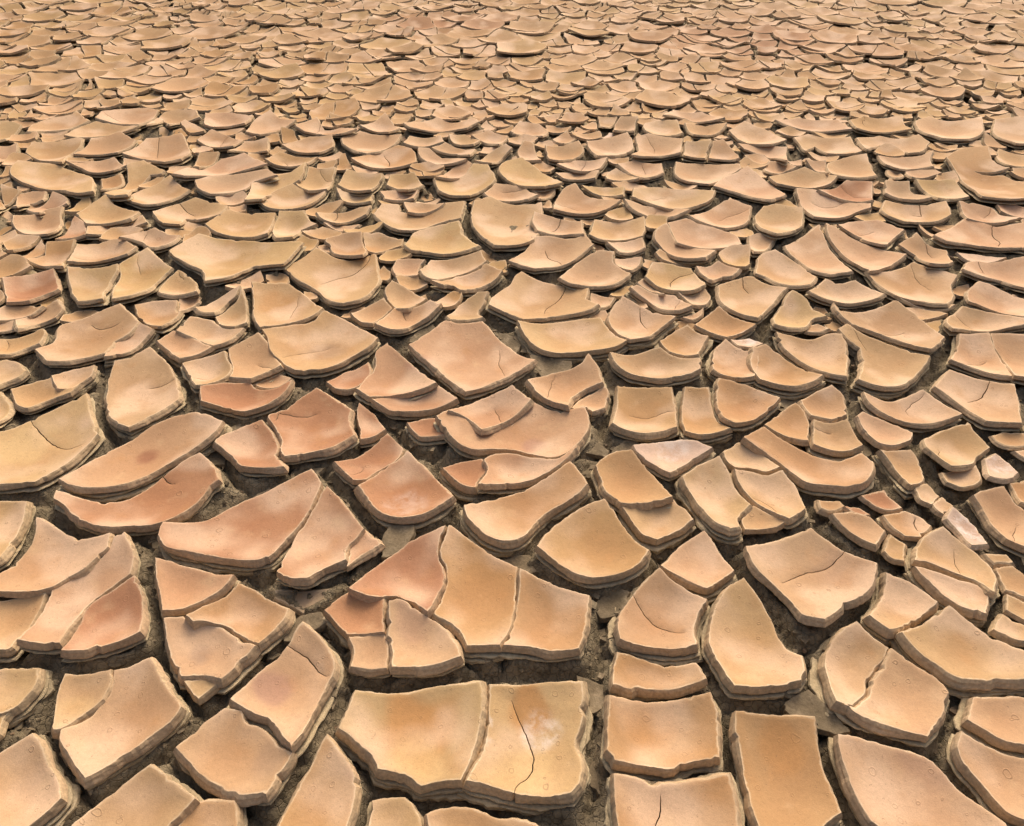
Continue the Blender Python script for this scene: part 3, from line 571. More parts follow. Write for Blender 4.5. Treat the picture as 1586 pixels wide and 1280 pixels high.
y|shallow bowl shaped slab behind the small oval pale slab|477,3122,205,-57|372,3027 422,3014 496,3028 578,3054 598,3120 608,3230 517,3210 381,3215 346,3056|
p|long pinkish slab behind the long slab with a level shadow line|-1510,3830,215,54|-1653,3654 -1575,3703 -1478,3778 -1394,3794 -1275,3815 -1344,3893 -1448,3999 -1558,3948 -1618,3802 -1685,3789 -1715,3672|
p|small pale oval slab in front of the hooked crescent with a curled left horn|1139,1726,360,36|1077,1784 1081,1735 1099,1670 1130,1656 1198,1676 1217,1708 1204,1733 1160,1776 1101,1807|
p|pale slab narrowing to a point|1610,3078,241,54|1518,3058 1555,2970 1602,2917 1699,3040 1748,3081 1714,3140 1673,3188 1568,3181 1467,3123|
y|yellow slab with a level crack|-1887,3273,246,10|-1983,3213 -1939,3166 -1811,3167 -1743,3188 -1728,3263 -1833,3339 -1900,3376 -1962,3446 -1998,3357 -2023,3259|
g|bare grey lower layer with a drip shaped tip|-511,1135,330,9|-586,1133 -549,1116 -509,1092 -452,1127 -433,1164 -510,1158 -591,1155|
p|pale fan piece with a curved front|-393,2368,413,31|-439,2265 -400,2278 -354,2337 -303,2380 -269,2429 -312,2465 -327,2452 -382,2435 -443,2429 -458,2402 -499,2297|
p|bowl shaped slab by the left edge|-2156,3173,292,-46|-2273,3164 -2227,3113 -2123,3048 -2041,3024 -2028,3068 -2100,3249 -2121,3325 -2177,3310 -2232,3263 -2301,3228|
o|brownish orange kite shaped slab in front of the small pale slab beside the shells|777,2321,381,21|718,2269 768,2229 849,2275 887,2304 840,2360 811,2391 784,2431 730,2381 666,2298|
y|yellow tan slab with a torn front edge|693,1605,337,14|634,1582 646,1567 700,1566 728,1546 772,1558 734,1631 686,1677 623,1627|
o|orange slab with a curved scratch|-668,3968,205,-24|-790,3872 -696,3815 -599,3851 -508,3893 -555,4093 -633,4148 -716,4083 -796,4016 -861,3941|-705,4051 -665,3979 -662,3920
t|flat tan slab in front of the tan slab with short cracks|-2522,4085,173,-11|-2598,4219 -2696,4183 -2667,4063 -2610,4012 -2460,3901 -2357,3844 -2429,4058 -2419,4163 -2447,4256 -2480,4268|
o|orange slab with a pointed back|611,2200,362,48|548,2135 595,2110 646,2124 681,2197 701,2231 664,2263 640,2301 589,2269 525,2203|
y|tan slab with a shaded fold|-1741,3519,196,-23|-1756,3368 -1700,3383 -1638,3466 -1600,3548 -1689,3638 -1747,3710 -1793,3631 -1846,3550 -1875,3442|
t|small tan slab between the rust red one and the big slab|933,1346,300,-21|883,1352 913,1311 945,1276 988,1328 969,1376 927,1401 870,1384|
t|square tan slab in front of the tan slab with a straight back|801,4126,195,60|699,4090 637,3942 702,3933 828,4001 918,4038 963,4225 782,4310 702,4265|
t|bowl shaped slab behind the orange slab with a curved scratch|-803,4226,149,-12|-954,4208 -895,4129 -796,4026 -716,4081 -661,4213 -636,4327 -831,4370 -890,4390 -971,4284|
y|pale slab left of the notch|-1200,3596,210,38|-1263,3362 -1193,3385 -1166,3594 -1078,3658 -1070,3702 -1078,3831 -1139,3748 -1232,3710 -1311,3630|
t|tan slab with a stepped front|1784,4199,124,-11|1619,4220 1603,4056 1712,4207 1738,4072 1834,4044 1940,4072 1929,4207 1941,4302 1818,4314 1715,4354 1614,4285|
o|orange tan slab with a notch at the back|-1332,2406,369,-38|-1404,2393 -1353,2338 -1275,2289 -1263,2332 -1256,2417 -1280,2435 -1294,2495 -1376,2488 -1434,2448|
t|tan slab with a rounded back|1475,3679,235,23|1320,3587 1406,3589 1491,3574 1578,3598 1653,3683 1585,3747 1531,3822 1416,3766 1304,3676|
t|small sunken tan slab in front of the small pale oval slab|1147,1575,371,-16|1108,1606 1116,1538 1118,1484 1158,1505 1180,1537 1193,1612 1185,1641 1143,1637 1092,1635|
t|thin slab behind the pale slab with a shallow crack|2155,4206,144,15|1933,4045 2079,4209 2160,4174 2168,4039 2225,4049 2347,4189 2335,4314 2248,4293 2124,4335 1962,4263|
t|wide flat slab to the right of the tan slab with short cracks|-2272,4177,205,-52|-2387,4150 -2377,4005 -2256,4023 -2161,4051 -2135,4160 -2144,4256 -2278,4375 -2336,4316 -2402,4274|
p|pale arrow shaped slab in front of the round slab with a forked crack|1762,2867,483,59|1718,2873 1711,2742 1766,2731 1813,2757 1849,2885 1792,2949 1769,3014 1726,2982 1654,2919|
p|pale pointed slab to the left of the pale slab split by a fine slanting crack|-1162,2188,312,12|-1206,2161 -1148,2109 -1099,2124 -1053,2164 -1154,2246 -1226,2270 -1261,2205|
t|tan slab in front of the tan slab with a stepped front|1791,3853,184,-49|1693,3921 1642,3743 1685,3718 1788,3720 1883,3749 1924,4010 1855,4007 1756,3967|
y|yellow tan slab at a crack fork|-1005,3143,402,-33|-1024,2979 -956,2988 -959,3135 -883,3145 -934,3202 -970,3279 -1081,3268 -1077,3111|
t|curved front slab with a notched rim|-160,2648,403,47|-319,2592 -267,2572 -230,2591 -202,2548 -109,2608 -70,2637 -38,2692 -106,2754 -155,2716 -217,2681 -282,2605|
r|small terracotta slab with a jagged right side|-128,1557,243,-42|-170,1535 -133,1500 -103,1488 -99,1518 -71,1566 -87,1612 -150,1599 -201,1571|
r|reddish slab behind the pale slab narrowing to a point|1669,3518,322,-24|1574,3440 1647,3383 1742,3425 1804,3613 1694,3652 1620,3589 1507,3512|
y|orange yellow slab behind the tan slab with a shaded fold|-1920,3658,289,-40|-1958,3619 -1973,3456 -1905,3412 -1846,3421 -1891,3653 -1872,3754 -1807,3744 -1798,3771 -1945,3876 -2016,3838 -1972,3709|
p|curved pale slab in the fork|725,2928,361,22|625,2999 640,2946 678,2873 728,2819 804,2802 858,2861 782,2944 719,2990 704,3048 691,3110 644,3060|
y|flat strip at the left edge|-1758,2200,325,55|-1807,2121 -1749,2133 -1717,2176 -1672,2189 -1681,2249 -1706,2286 -1746,2260 -1802,2231 -1857,2214|
o|small brown slab with a short crack|1061,1354,242,3|1019,1337 1035,1311 1077,1308 1119,1345 1098,1384 1072,1400 1005,1381|1093,1378 1083,1359 1081,1330
p|boat shaped slab behind the slab with a dark slanting crack|-2354,4698,111,-48|-2469,4619 -2389,4588 -2220,4501 -2192,4625 -2223,4815 -2310,4855 -2497,4811 -2555,4761 -2538,4648|
t|small slab right of the rolled edge|1255,1164,236,-22|1217,1140 1268,1108 1294,1153 1286,1185 1269,1212 1225,1208|
o|rusty orange thin flake in front of the bowl shaped slab by the left edge|-1940,2853,506,-53|-1961,2782 -1821,2708 -1893,2845 -1892,2912 -1904,2978 -2012,2957 -1995,2880 -2038,2817|
p|pale slab behind the pale boat shaped slab|549,4154,225,-25|432,4123 462,3964 554,3995 656,4099 680,4229 663,4327 548,4290 422,4231|
o|orange slab behind the pale slab with a shallow crack|2185,4512,173,24|2019,4423 2076,4347 2227,4405 2339,4412 2334,4509 2372,4639 2254,4629 2146,4659 2041,4587|
p|pale slab with a wispy crack|207,3134,408,19|115,3078 244,3048 312,3010 317,3166 231,3208 171,3229 104,3245 95,3164|230,3244 215,3175 175,3116
p|pale shallow slab bent at its right|1400,4313,196,45|1316,4161 1442,4155 1552,4226 1495,4395 1382,4516 1263,4389|
t|yellow brown slab split by a dark crack|-707,2944,418,7|-809,2970 -791,2962 -764,2891 -699,2844 -624,2821 -620,2872 -653,2978 -670,3056 -754,3044 -809,2995|
y|tan slab behind the round slab with a forked crack|2130,3542,305,27|2045,3539 2042,3406 2127,3428 2214,3449 2225,3549 2232,3644 2148,3655 2042,3651|
t|long thin slab to the right of the tan slab with short cracks|-2417,4433,161,0|-2487,4298 -2405,4353 -2313,4366 -2232,4391 -2195,4447 -2387,4544 -2503,4572 -2562,4462 -2566,4304|
y|shallow tan slab in front of the orange slab with a curved scratch|-766,3643,283,41|-782,3514 -692,3508 -672,3633 -663,3731 -737,3748 -857,3771 -872,3610|
t|tan slab with short cracks to the right of the small slab at the edge|-2729,4568,147,-52|-2717,4437 -2642,4461 -2602,4521 -2561,4600 -2709,4768 -2721,4720 -2836,4664 -2874,4542 -2826,4390|
t|small fan piece behind the pale fan piece with a curved front|-424,2517,308,45|-486,2520 -436,2426 -392,2421 -332,2496 -418,2589 -479,2626 -498,2567|
p|shallow slab behind the tan slab with a stepped front|1803,4524,200,-13|1642,4467 1764,4440 1868,4415 1978,4391 1962,4586 1839,4624 1746,4646 1574,4545|
p|pale slab behind the pale slab with a curved hairline|2191,3260,341,43|2109,3284 2082,3191 2159,3172 2252,3170 2316,3188 2274,3250 2265,3327 2212,3361 2131,3378|
y|small slab at the left edge|-1717,2034,342,-14|-1707,1934 -1686,1984 -1661,2011 -1651,2041 -1717,2099 -1746,2102 -1789,2080|
p|pale slab in front of the round slab behind the shield|-14,3515,387,-57|-80,3413 -9,3439 61,3426 125,3459 79,3541 64,3592 -10,3615 -83,3620 -137,3497|
y|slab with a tall back corner|-991,3668,345,-58|-1059,3755 -1066,3703 -1104,3656 -1081,3625 -996,3508 -911,3526 -919,3719 -925,3815 -1001,3807 -1061,3817|
p|pale sail shaped slab to the right of the pale slab with two curls|-1461,4536,152,-42|-1451,4325 -1401,4380 -1358,4507 -1311,4612 -1424,4664 -1504,4761 -1564,4629 -1562,4414|
w|oval white salt crusted slab in front of the small rough slab with a knob|1205,1332,340,42|1185,1322 1190,1272 1233,1275 1236,1328 1219,1376 1201,1402 1168,1367|
t|small pointed slab behind the kite|-165,2440,349,-32|-228,2350 -169,2363 -108,2379 -129,2435 -106,2495 -94,2544 -132,2546 -188,2495 -245,2377|
p|pale crescent shell in front of the pale slab with a curled loop crack|584,2500,385,-3|534,2494 576,2441 630,2411 681,2438 667,2472 636,2541 606,2552 549,2558 493,2586 464,2561|
y|small pale yellow block in front of the small slab low at the right edge|1179,1027,321,-38|1128,1025 1175,1001 1204,988 1223,1024 1188,1054 1171,1069|
p|large bowl slab behind the pale slab with a shaded bowl|-415,4493,216,60|-596,4403 -511,4394 -382,4435 -264,4410 -191,4491 -232,4567 -330,4553 -453,4628 -517,4564 -639,4459|
t|small tan corner piece in front of the rounded slab with ring marks|667,1362,333,51|641,1390 616,1358 615,1323 702,1339 736,1352 703,1382 661,1413|
y|small yellow slab to the right of the yellow slab with a pointed far corner|-1324,2610,436,-14|-1376,2549 -1301,2541 -1227,2535 -1272,2640 -1310,2682 -1362,2719 -1387,2658 -1393,2577|
p|narrow pale strip to the right of the large tan slab with a fine curved scratch|-1365,2208,365,40|-1370,2281 -1394,2245 -1419,2182 -1398,2094 -1352,2134 -1333,2192 -1316,2244 -1302,2281 -1361,2313|
t|brown yellow slab with a curved hairline|-573,2986,404,-47|-620,2907 -578,2864 -534,2934 -481,2947 -478,3011 -595,3082 -661,3062|
t|tan slab left behind the slab with a tall back corner|-1121,4169,210,49|-1147,4047 -1054,4033 -994,4136 -1033,4300 -1164,4294 -1202,4251 -1285,4149|
p|boat shaped pink slab behind the yellow slab with a pointed far corner|-1564,3008,486,18|-1660,2992 -1617,2996 -1525,2901 -1474,2953 -1466,3028 -1601,3102 -1654,3052 -1704,2983|
r|small reddish half moon to the left of the pinkish slab with a mauve stain|-540,2002,244,12|-583,1944 -543,1943 -506,1962 -481,2027 -493,2085 -521,2062 -572,2033 -615,1975|
p|pale slab with a shallow crack|2105,3921,239,16|1972,3859 2018,3804 2147,3853 2216,3846 2243,3947 2289,4025 2221,3998 2122,4005 1980,3992|
p|small pink slab at the back of the forked one|-1470,1998,369,43|-1518,1968 -1490,1934 -1444,1937 -1433,1978 -1411,2007 -1424,2062 -1494,2043 -1538,2003|
t|small tan slab in front of the tan flake with a curled rim|-1044,2395,419,-23|-1056,2492 -1082,2442 -1109,2380 -1061,2315 -1012,2297 -982,2334 -1026,2483 -1057,2556|
r|narrow reddish slab with a broken left side|-446,1764,274,15|-489,1809 -473,1758 -456,1687 -426,1700 -389,1739 -452,1828 -487,1852|
t|long flake with a small dark split|-1766,2377,447,40|-1808,2300 -1781,2266 -1751,2338 -1704,2372 -1699,2419 -1741,2476 -1784,2435 -1813,2391 -1837,2346|
p|pale slab with two curls to the left of the pale sail shaped slab|-1723,4586,249,47|-1751,4432 -1681,4478 -1589,4503 -1581,4653 -1750,4715 -1874,4673 -1819,4493|
y|small corner slab in front of the small slab at the left edge|-1632,1831,373,19|-1595,1724 -1588,1768 -1603,1846 -1662,1910 -1697,1904|
p|thin pinkish flake to the left of the long flake with a small dark split|-1877,2413,387,13|-1932,2348 -1870,2378 -1805,2380 -1775,2433 -1850,2464 -1936,2455 -1965,2410|
t|small pale fan piece to the left of the pale fan piece with a curved front|-525,2407,318,58|-551,2332 -514,2324 -491,2368 -456,2433 -495,2499 -547,2459 -604,2395|
t|small rough slab with a knob|1295,1537,340,-50|1240,1514 1268,1497 1330,1515 1349,1540 1351,1578 1289,1564 1240,1552|
p|long shallow slab behind the yellow slab with a level crack|-2168,3865,341,0|-2259,3830 -2167,3789 -2056,3765 -2025,3834 -2148,3978 -2277,3913 -2356,3875|
p|pale boat shaped slab in front of the tan slab with a straight back|685,3818,297,12|609,3790 667,3673 782,3765 791,3880 651,3931 557,3868|
y|yellow slab at top right to the right of the bowl shaped pink slab|2735,3974,224,-36|2619,3956 2621,3852 2825,3899 2887,4018 2787,4057 2697,4113|
t|tan cluster slab to the right of the pale slab with a curled lip|280,4042,345,34|197,3910 248,3882 331,3958 391,4066 372,4180 288,4148 188,4132|
t|small slab low at the right edge|1220,1082,231,24|1184,1078 1229,1037 1258,1089 1207,1124|
p|pink slab behind the round slab with a forked crack|1922,3502,468,57|1826,3485 1875,3413 1945,3397 2010,3408 2001,3465 1970,3526 1986,3608 1874,3619|
r|small square reddish block in front of the shallow pink front strip|-263,1751,223,1|-308,1742 -280,1709 -202,1711 -243,1800 -287,1791 -326,1771|
w|small white crusted pebble like slab|1413,1566,335,41|1366,1529 1410,1521 1457,1545 1449,1586 1430,1620 1389,1602|
r|small reddish end piece to the right of the terracotta slab narrowing towards the far side|-389,1273,210,15|-418,1272 -416,1203 -378,1256 -342,1283 -389,1328|
y|tan slab with a straight back|893,4455,193,28|778,4470 816,4338 885,4300 993,4376 994,4582 892,4586 798,4545|
y|small slab at the edge behind the small slab near the left edge|-2964,4380,240,-3|-2900,4151 -2852,4208 -2916,4405 -2920,4508 -3000,4539 -3106,4523|
p|curved strip behind the curved pale slab in the fork|679,3308,481,-17|571,3302 660,3262 742,3225 823,3271 727,3356 612,3371 533,3382|
y|small tan slab in front of the orange slab with a curved scratch|-538,3631,471,30|-625,3595 -582,3574 -508,3500 -445,3585 -501,3743 -622,3710|
p|shallow front strip in front of the yellow slab with a level crack|-1797,3147,388,-24|-1876,3034 -1836,3049 -1810,3139 -1717,3143 -1652,3146 -1712,3237 -1761,3214 -1840,3183 -1913,3121|
t|small curled slab in front of the pale slab with two curls|-1659,4253,227,13|-1743,4211 -1648,4147 -1548,4128 -1530,4247 -1643,4341 -1751,4399 -1792,4257|
p|small pale wedge in front of the pale wedge with a stepped crack|262,1881,370,-11|203,1826 239,1860 255,1827 296,1851 313,1922 305,1948 228,1896 188,1833|
p|pale shell behind the slab with a tall back corner|-1091,4426,321,30|-1208,4375 -1123,4400 -973,4289 -900,4357 -1009,4468 -1113,4466 -1173,4582 -1277,4440|
p|smooth pale slab with a straight rim|1413,4072,411,-24|1277,4076 1395,4083 1442,3856 1524,4121 1434,4168 1254,4138|
t|golden pointed slab behind the slab with a dark slanting crack|-2042,4637,277,35|-2011,4448 -1994,4593 -1888,4605 -1963,4756 -2078,4765 -2143,4720 -2155,4589 -2131,4418 -2113,4507 -2124,4629|
r|brown slab behind the pale slab with a curved hairline|2399,3314,346,-8|2302,3304 2359,3247 2454,3232 2507,3332 2404,3392 2313,3372|
p|pale slab with small cracks in front of the slab with a tall back corner|-783,3265,478,-58|-876,3215 -802,3177 -739,3234 -680,3262 -667,3335 -739,3334 -841,3301 -907,3262|-834,3331 -821,3286 -831,3233
t|narrow slab to the left of the pale slab pair front|-2453,3414,366,52|-2560,3521 -2356,3165 -2434,3415 -2425,3468 -2416,3521 -2523,3556 -2494,3485 -2431,3386|
o|long orange slab behind the pale slab left of the notch|-1181,3941,365,31|-1239,3872 -1165,3881 -1077,3852 -1044,3945 -1176,4015 -1268,4035 -1317,3921|
p|small pointed pale slab behind the small pale slab beside the shells|839,2729,429,15|775,2703 797,2629 858,2706 893,2692 936,2731 902,2763 864,2807 818,2776 763,2762|
p|pale lower slab to the left of the pale boat shaped slab|380,3883,433,-21|288,3825 355,3803 459,3824 512,3944 340,3960 238,3849|
p|pale slab split front to back|-433,2769,367,-29|-494,2782 -476,2699 -383,2692 -386,2788 -365,2827 -426,2844 -483,2834|
o|small orange slab at the right edge|1445,1479,277,-56|1410,1437 1446,1431 1492,1516 1466,1520 1422,1512|
t|small triangular slab to the left of the pale shallow slab bent at its right|1150,4045,441,-26|1047,3920 1120,3927 1224,3960 1233,4025 1188,4205 1130,4190|
r|small rust red slab behind the small brown slab with a short crack|1029,1446,328,-44|997,1432 1023,1413 1071,1412 1060,1448 1050,1485 1006,1471 977,1459|
p|shell behind behind the orange slab with a curved scratch|-773,4500,383,-50|-814,4443 -711,4334 -659,4447 -776,4682 -823,4588 -907,4497|
p|pale slab with a curled lip|106,4450,257,-40|27,4361 84,4395 175,4288 209,4429 164,4547 47,4584 -11,4413|
p|pale slab to the right of the tan slab with a straight back|1119,4671,411,-35|1070,4685 1197,4551 1279,4577 1181,4757 996,4750 911,4603|
t|small square slab to the right of the tan slab with a straight back|1011,4065,456,20|924,3959 1023,3909 1081,4097 1118,4182 975,4189|
p|small slab near the left edge|-2787,4037,334,0|-2707,3803 -2745,3996 -2738,4075 -2775,4175 -2800,4152 -2900,4136|
t|small slab at the right edge|1523,1698,320,-19|1475,1679 1495,1668 1577,1677 1571,1721 1521,1730 1464,1709|
p|pale slab behind the pale slab with a shaded bowl|-389,3966,342,59|-500,3987 -461,3937 -369,3872 -290,3872 -240,3897 -306,3973 -397,4023 -455,4078 -515,4070|
p|round pale slab with faint cracks|1085,2987,456,-31|1044,2999 1022,2856 1082,2911 1135,2994 1173,3046 1095,3074 1055,3054|
p|small pale slab behind the bowl shaped slab by the left edge|-2224,3381,501,-46|-2193,3256 -2195,3373 -2131,3387 -2177,3463 -2247,3500 -2258,3405 -2292,3321|
t|long tan slab in front of the pale sail shaped slab|-1440,4153,423,-24|-1487,4113 -1331,4028 -1396,4270 -1514,4227 -1545,4030|
t|tan flake with a curled rim|-1134,2478,429,19|-1157,2397 -1126,2408 -1103,2486 -1074,2532 -1071,2577 -1123,2542 -1171,2484 -1201,2435|
p|small pink flake with a fine crack|-803,2000,371,-51|-827,1960 -787,1962 -742,2006 -816,2054 -856,1972|
t|small pointed triangle slab to the right of the broad tan slab with little ring marks|-683,882,301,-38|-704,874 -679,854 -658,878 -647,894 -683,900 -723,894|
o|tiny orange wedge in front of the small brown slab with a short crack|998,1273,317,-57|978,1242 1002,1231 1028,1287 1003,1319 967,1267|
t|small tan slab to the right of the orange slab with a curved scratch|-504,4259,352,-38|-528,4168 -450,4221 -384,4212 -411,4330 -590,4326 -613,4206|
y|bowl slab to the right of the tan slab with a straight back|1132,4457,306,-56|1046,4319 1132,4356 1225,4434 1280,4524 1159,4539 1038,4549|
t|small pale slab beside the shells|721,2532,433,-21|683,2511 697,2464 745,2478 775,2531 766,2588 715,2582 654,2557|
r|small brown wedge behind the rusty orange thin flake|-1971,3102,383,13|-1946,3032 -1899,3058 -1950,3171 -2013,3222 -2011,3140 -2000,3002|
p|small pale slab behind the small oval pale slab|505,2955,319,59|464,2889 522,2902 575,2937 572,3018 492,2999 417,2979|
p|pale slab pair front behind the bowl shaped slab by the left edge|-2354,3459,498,-34|-2328,3316 -2345,3438 -2280,3448 -2303,3532 -2370,3536 -2431,3499 -2344,3317|
t|slab with stone like side behind the round slab behind the shield|-105,3986,445,54|-109,3845 -43,4017 2,4073 -34,4121 -123,4054 -196,3877|
t|thin pale slab behind the pale slab with a shaded bowl|-311,4098,323,57|-393,4076 -304,4083 -226,3966 -205,4094 -373,4192 -443,4097|
y|small yellow wedge in front of the yellow slab with a rounded right end|-1080,790,300,48|-1076,754 -1064,772 -1069,802 -1064,817 -1084,813 -1103,801|
t|small oval flake in front of the pale slab with a shaded bowl|-430,3352,472,20|-486,3288 -434,3292 -360,3323 -320,3365 -438,3410 -517,3390|
p|small folded slab behind the slab with stone like side|-116,4307,351,-47|-137,4249 -71,4146 -26,4341 -141,4427 -233,4331|
t|small slab with a scooped front|717,2856,370,-43|637,2835 693,2825 761,2825 825,2821 868,2871 805,2852 755,2868 682,2887 635,2917 613,2883|
p|pale curved slab in front of the orange slab with a curved scratch|-553,3503,417,6|-614,3447 -537,3453 -480,3451 -465,3543 -582,3560 -648,3523|
y|narrow lower slab behind the pale slab with small cracks|-761,3475,457,-17|-818,3430 -739,3427 -675,3385 -687,3508 -786,3523 -867,3543|
t|tiny broken chip behind the small brown slab with a short crack|1159,1463,336,41|1132,1439 1152,1422 1190,1455 1175,1501 1135,1487|
t|small rough slab in front of the pale slab with a curled lip|95,4064,342,-55|94,3918 155,3928 117,4197 63,4213 34,4087|
y|small slab behind the shallow bowl shaped slab|469,3567,358,-34|386,3549 442,3528 541,3494 561,3599 450,3621 348,3597|
p|small tan slab pinched beside the open crack|1401,3853,350,9|1341,3720 1437,3826 1499,3848 1456,3939 1379,3944 1328,3816|
p|pale slab with a shaded bowl|-294,3784,379,15|-290,3701 -236,3790 -213,3869 -241,3907 -324,3832 -386,3669|
t|small yellow slab behind the long slab with a level shadow line|-1649,3948,450,-16|-1629,3801 -1610,3882 -1603,3994 -1607,4052 -1712,4043 -1675,3850|
w|small whitish flake in front of the pale slab with a curved hairline|1974,2847,349,53|1915,2823 1956,2816 2020,2812 2073,2823 1989,2886 1890,2879|
t|small slab to the left of the tan slab with a straight back|670,4492,503,-18|588,4336 712,4410 756,4610 659,4620 623,4542|
p|long pale slab to the right of the round slab behind the shield|343,3768,317,-34|266,3710 343,3735 425,3724 453,3804 332,3821 226,3769|
t|pale end piece behind the flat strip at the left edge|-1883,2332,435,-37|-1910,2292 -1882,2303 -1817,2300 -1866,2374 -1942,2356|
p|small oval pale slab to the right of the pale slab with a long pointed front|485,2804,444,28|431,2801 452,2769 487,2733 529,2792 545,2845 488,2849 431,2837|
y|small bowl behind the pale slab with a shaded bowl|-275,4279,320,0|-347,4273 -292,4197 -218,4191 -184,4269 -272,4365 -365,4345|
p|small pebble like slab in front of the pale slab with a long pointed front|346,2512,381,-23|304,2525 329,2458 368,2468 400,2531 313,2565|
y|pale front lip in front of the large tan slab edged by a thin crack|1603,2479,310,-13|1553,2474 1608,2453 1653,2446 1694,2465 1672,2478 1617,2501 1554,2508 1501,2506|
o|orange square chip behind the yellow slab with a level crack|-2035,3653,402,-15|-2019,3520 -1981,3648 -2023,3753 -2063,3726 -2102,3699|
p|small pale slab to the left of the pale boat shaped slab|556,3752,399,-17|482,3703 575,3705 644,3681 608,3775 547,3840 500,3795|
t|small pale corner to the left of the tan flake with a curled rim|-1258,2499,281,-44|-1268,2430 -1243,2468 -1219,2508 -1223,2545 -1301,2529|
t|small pale slab in front of the round slab behind the shield|156,3523,455,34|112,3553 139,3404 199,3521 218,3583 96,3583|
p|pale slab in front of the pale slab with a shallow crack|2127,3791,334,-10|2051,3713 2180,3766 2228,3772 2216,3817 2147,3849 2060,3829|
p|small slab behind the tan slab with a rounded back|1631,3872,421,-25|1605,3866 1612,3703 1686,3947 1583,3955|
t|tiny pale chip behind the oval white salt crusted slab|1183,1418,295,47|1161,1402 1170,1386 1210,1417 1196,1451 1160,1425|
w|white crusted flake in front of the brownish orange kite shaped slab|838,2215,338,57|803,2194 861,2191 896,2201 856,2243 784,2229|
t|tiny tan sliver in front of the long curved orange slab with a cracked rim|880,1429,301,-38|851,1417 877,1409 915,1425 910,1441 853,1448|
t|tiny flat chip behind the small slab right of the rolled edge|1248,1236,305,12|1228,1222 1275,1225 1272,1248 1219,1248|
t|small orange cap to the right of the pale slab with a curled lip|299,4300,316,27|291,4195 363,4300 312,4410 232,4298|
p||1534,1630,371,-8|1512,1634 1532,1591 1566,1653 1501,1645|
t||571,4598,320,-43|532,4430 621,4603 647,4679 529,4688|
p||-772,3169,355,-38|-799,3143 -723,3139 -692,3181 -794,3195 -864,3189|
p||-989,4026,373,-8|-1006,3954 -950,4020 -918,4050 -953,4096 -1062,4014|
p||1118,2318,293,16|1074,2293 1109,2295 1166,2310 1137,2348 1090,2332|
p||549,2624,385,-19|560,2581 595,2534 562,2636 542,2688 508,2655|
r||947,1403,349,5|927,1405 956,1385 974,1390 956,1415 915,1419|
p||1997,3783,362,52|1959,3785 1973,3720 2025,3749 2041,3825 1976,3831|
p||690,2411,349,-20|678,2382 715,2413 734,2456 686,2421 642,2391|
t||-813,2958,357,5|-817,2933 -774,2903 -816,3007 -849,2973|
w||571,4362,350,44|573,4333 635,4395 571,4413 506,4285|
p||1532,3959,335,-3|1508,3923 1553,3925 1573,3996 1489,3979|
t||166,3400,424,46|193,3365 181,3452 123,3383|"""
TONES = {'t': (0.500, 0.318, 0.166), 'y': (0.525, 0.342, 0.166), 'o': (0.475, 0.284, 0.132), 'r': (0.430, 0.220, 0.114),
         'p': (0.545, 0.345, 0.194), 'w': (0.60, 0.420, 0.300), 'g': (0.30, 0.235, 0.145)}
# stains and salt on single plates: x, y, radius (mm), colour, strength
STAINS = [(-1.077,1.623,0.042,'red',0.80),(-0.710,0.966,0.038,'grey',0.60),(-0.519,0.871,0.054,'mauve',0.60),(-0.658,2.172,0.078,'grey',0.45),(-0.306,2.074,0.067,'mauve',0.55),(0.062,1.675,0.051,'mauve',0.60),(0.061,0.777,0.051,'salt',0.80),(-0.048,0.798,0.014,'salt',0.80),(-0.048,0.756,0.012,'salt',0.70),(-0.300,1.429,0.072,'salt',0.35),(0.477,1.646,0.058,'salt',0.70),(1.221,1.343,0.069,'salt',1.30),(1.421,1.584,0.057,'salt',1.00),(0.854,2.233,0.047,'salt',1.20),(0.559,4.424,0.076,'salt',1.00),(-0.193,0.784,0.102,'orange',0.80),(0.030,0.827,0.062,'orange',0.80),(0.296,0.805,0.082,'orange',0.70),(0.554,0.729,0.066,'orange',0.60),(-0.070,1.208,0.099,'orange',0.40),(-0.302,0.703,0.039,'mauve',0.35),(-0.487,0.716,0.052,'grey',0.35),(-0.939,0.805,0.068,'yellow',0.40),(-0.198,0.703,0.078,'yellow',0.50),(0.048,0.703,0.065,'yellow',0.50),(-0.643,2.875,0.111,'orange',0.40),(-0.910,2.503,0.088,'orange',0.50),(-1.469,1.675,0.117,'yellow',0.50),(-0.234,1.054,0.062,'mauve',0.30),(-1.070,1.072,0.077,'pale',0.50),(0.363,0.690,0.077,'orange',0.40),(0.855,1.188,0.098,'mauve',0.20),(0.844,0.716,0.079,'mauve',0.25),(-0.295,1.646,0.077,'pale',0.30),(-0.931,1.765,0.081,'pale',0.50),(-1.236,1.590,0.076,'pale',0.30)]
STC = {'grey': (0.33, 0.22, 0.15), 'mauve': (0.37, 0.20, 0.145), 'red': (0.30, 0.13, 0.07), 'orange': (0.47, 0.235, 0.085),
       'pale': (0.66, 0.47, 0.32), 'yellow': (0.62, 0.42, 0.20)}

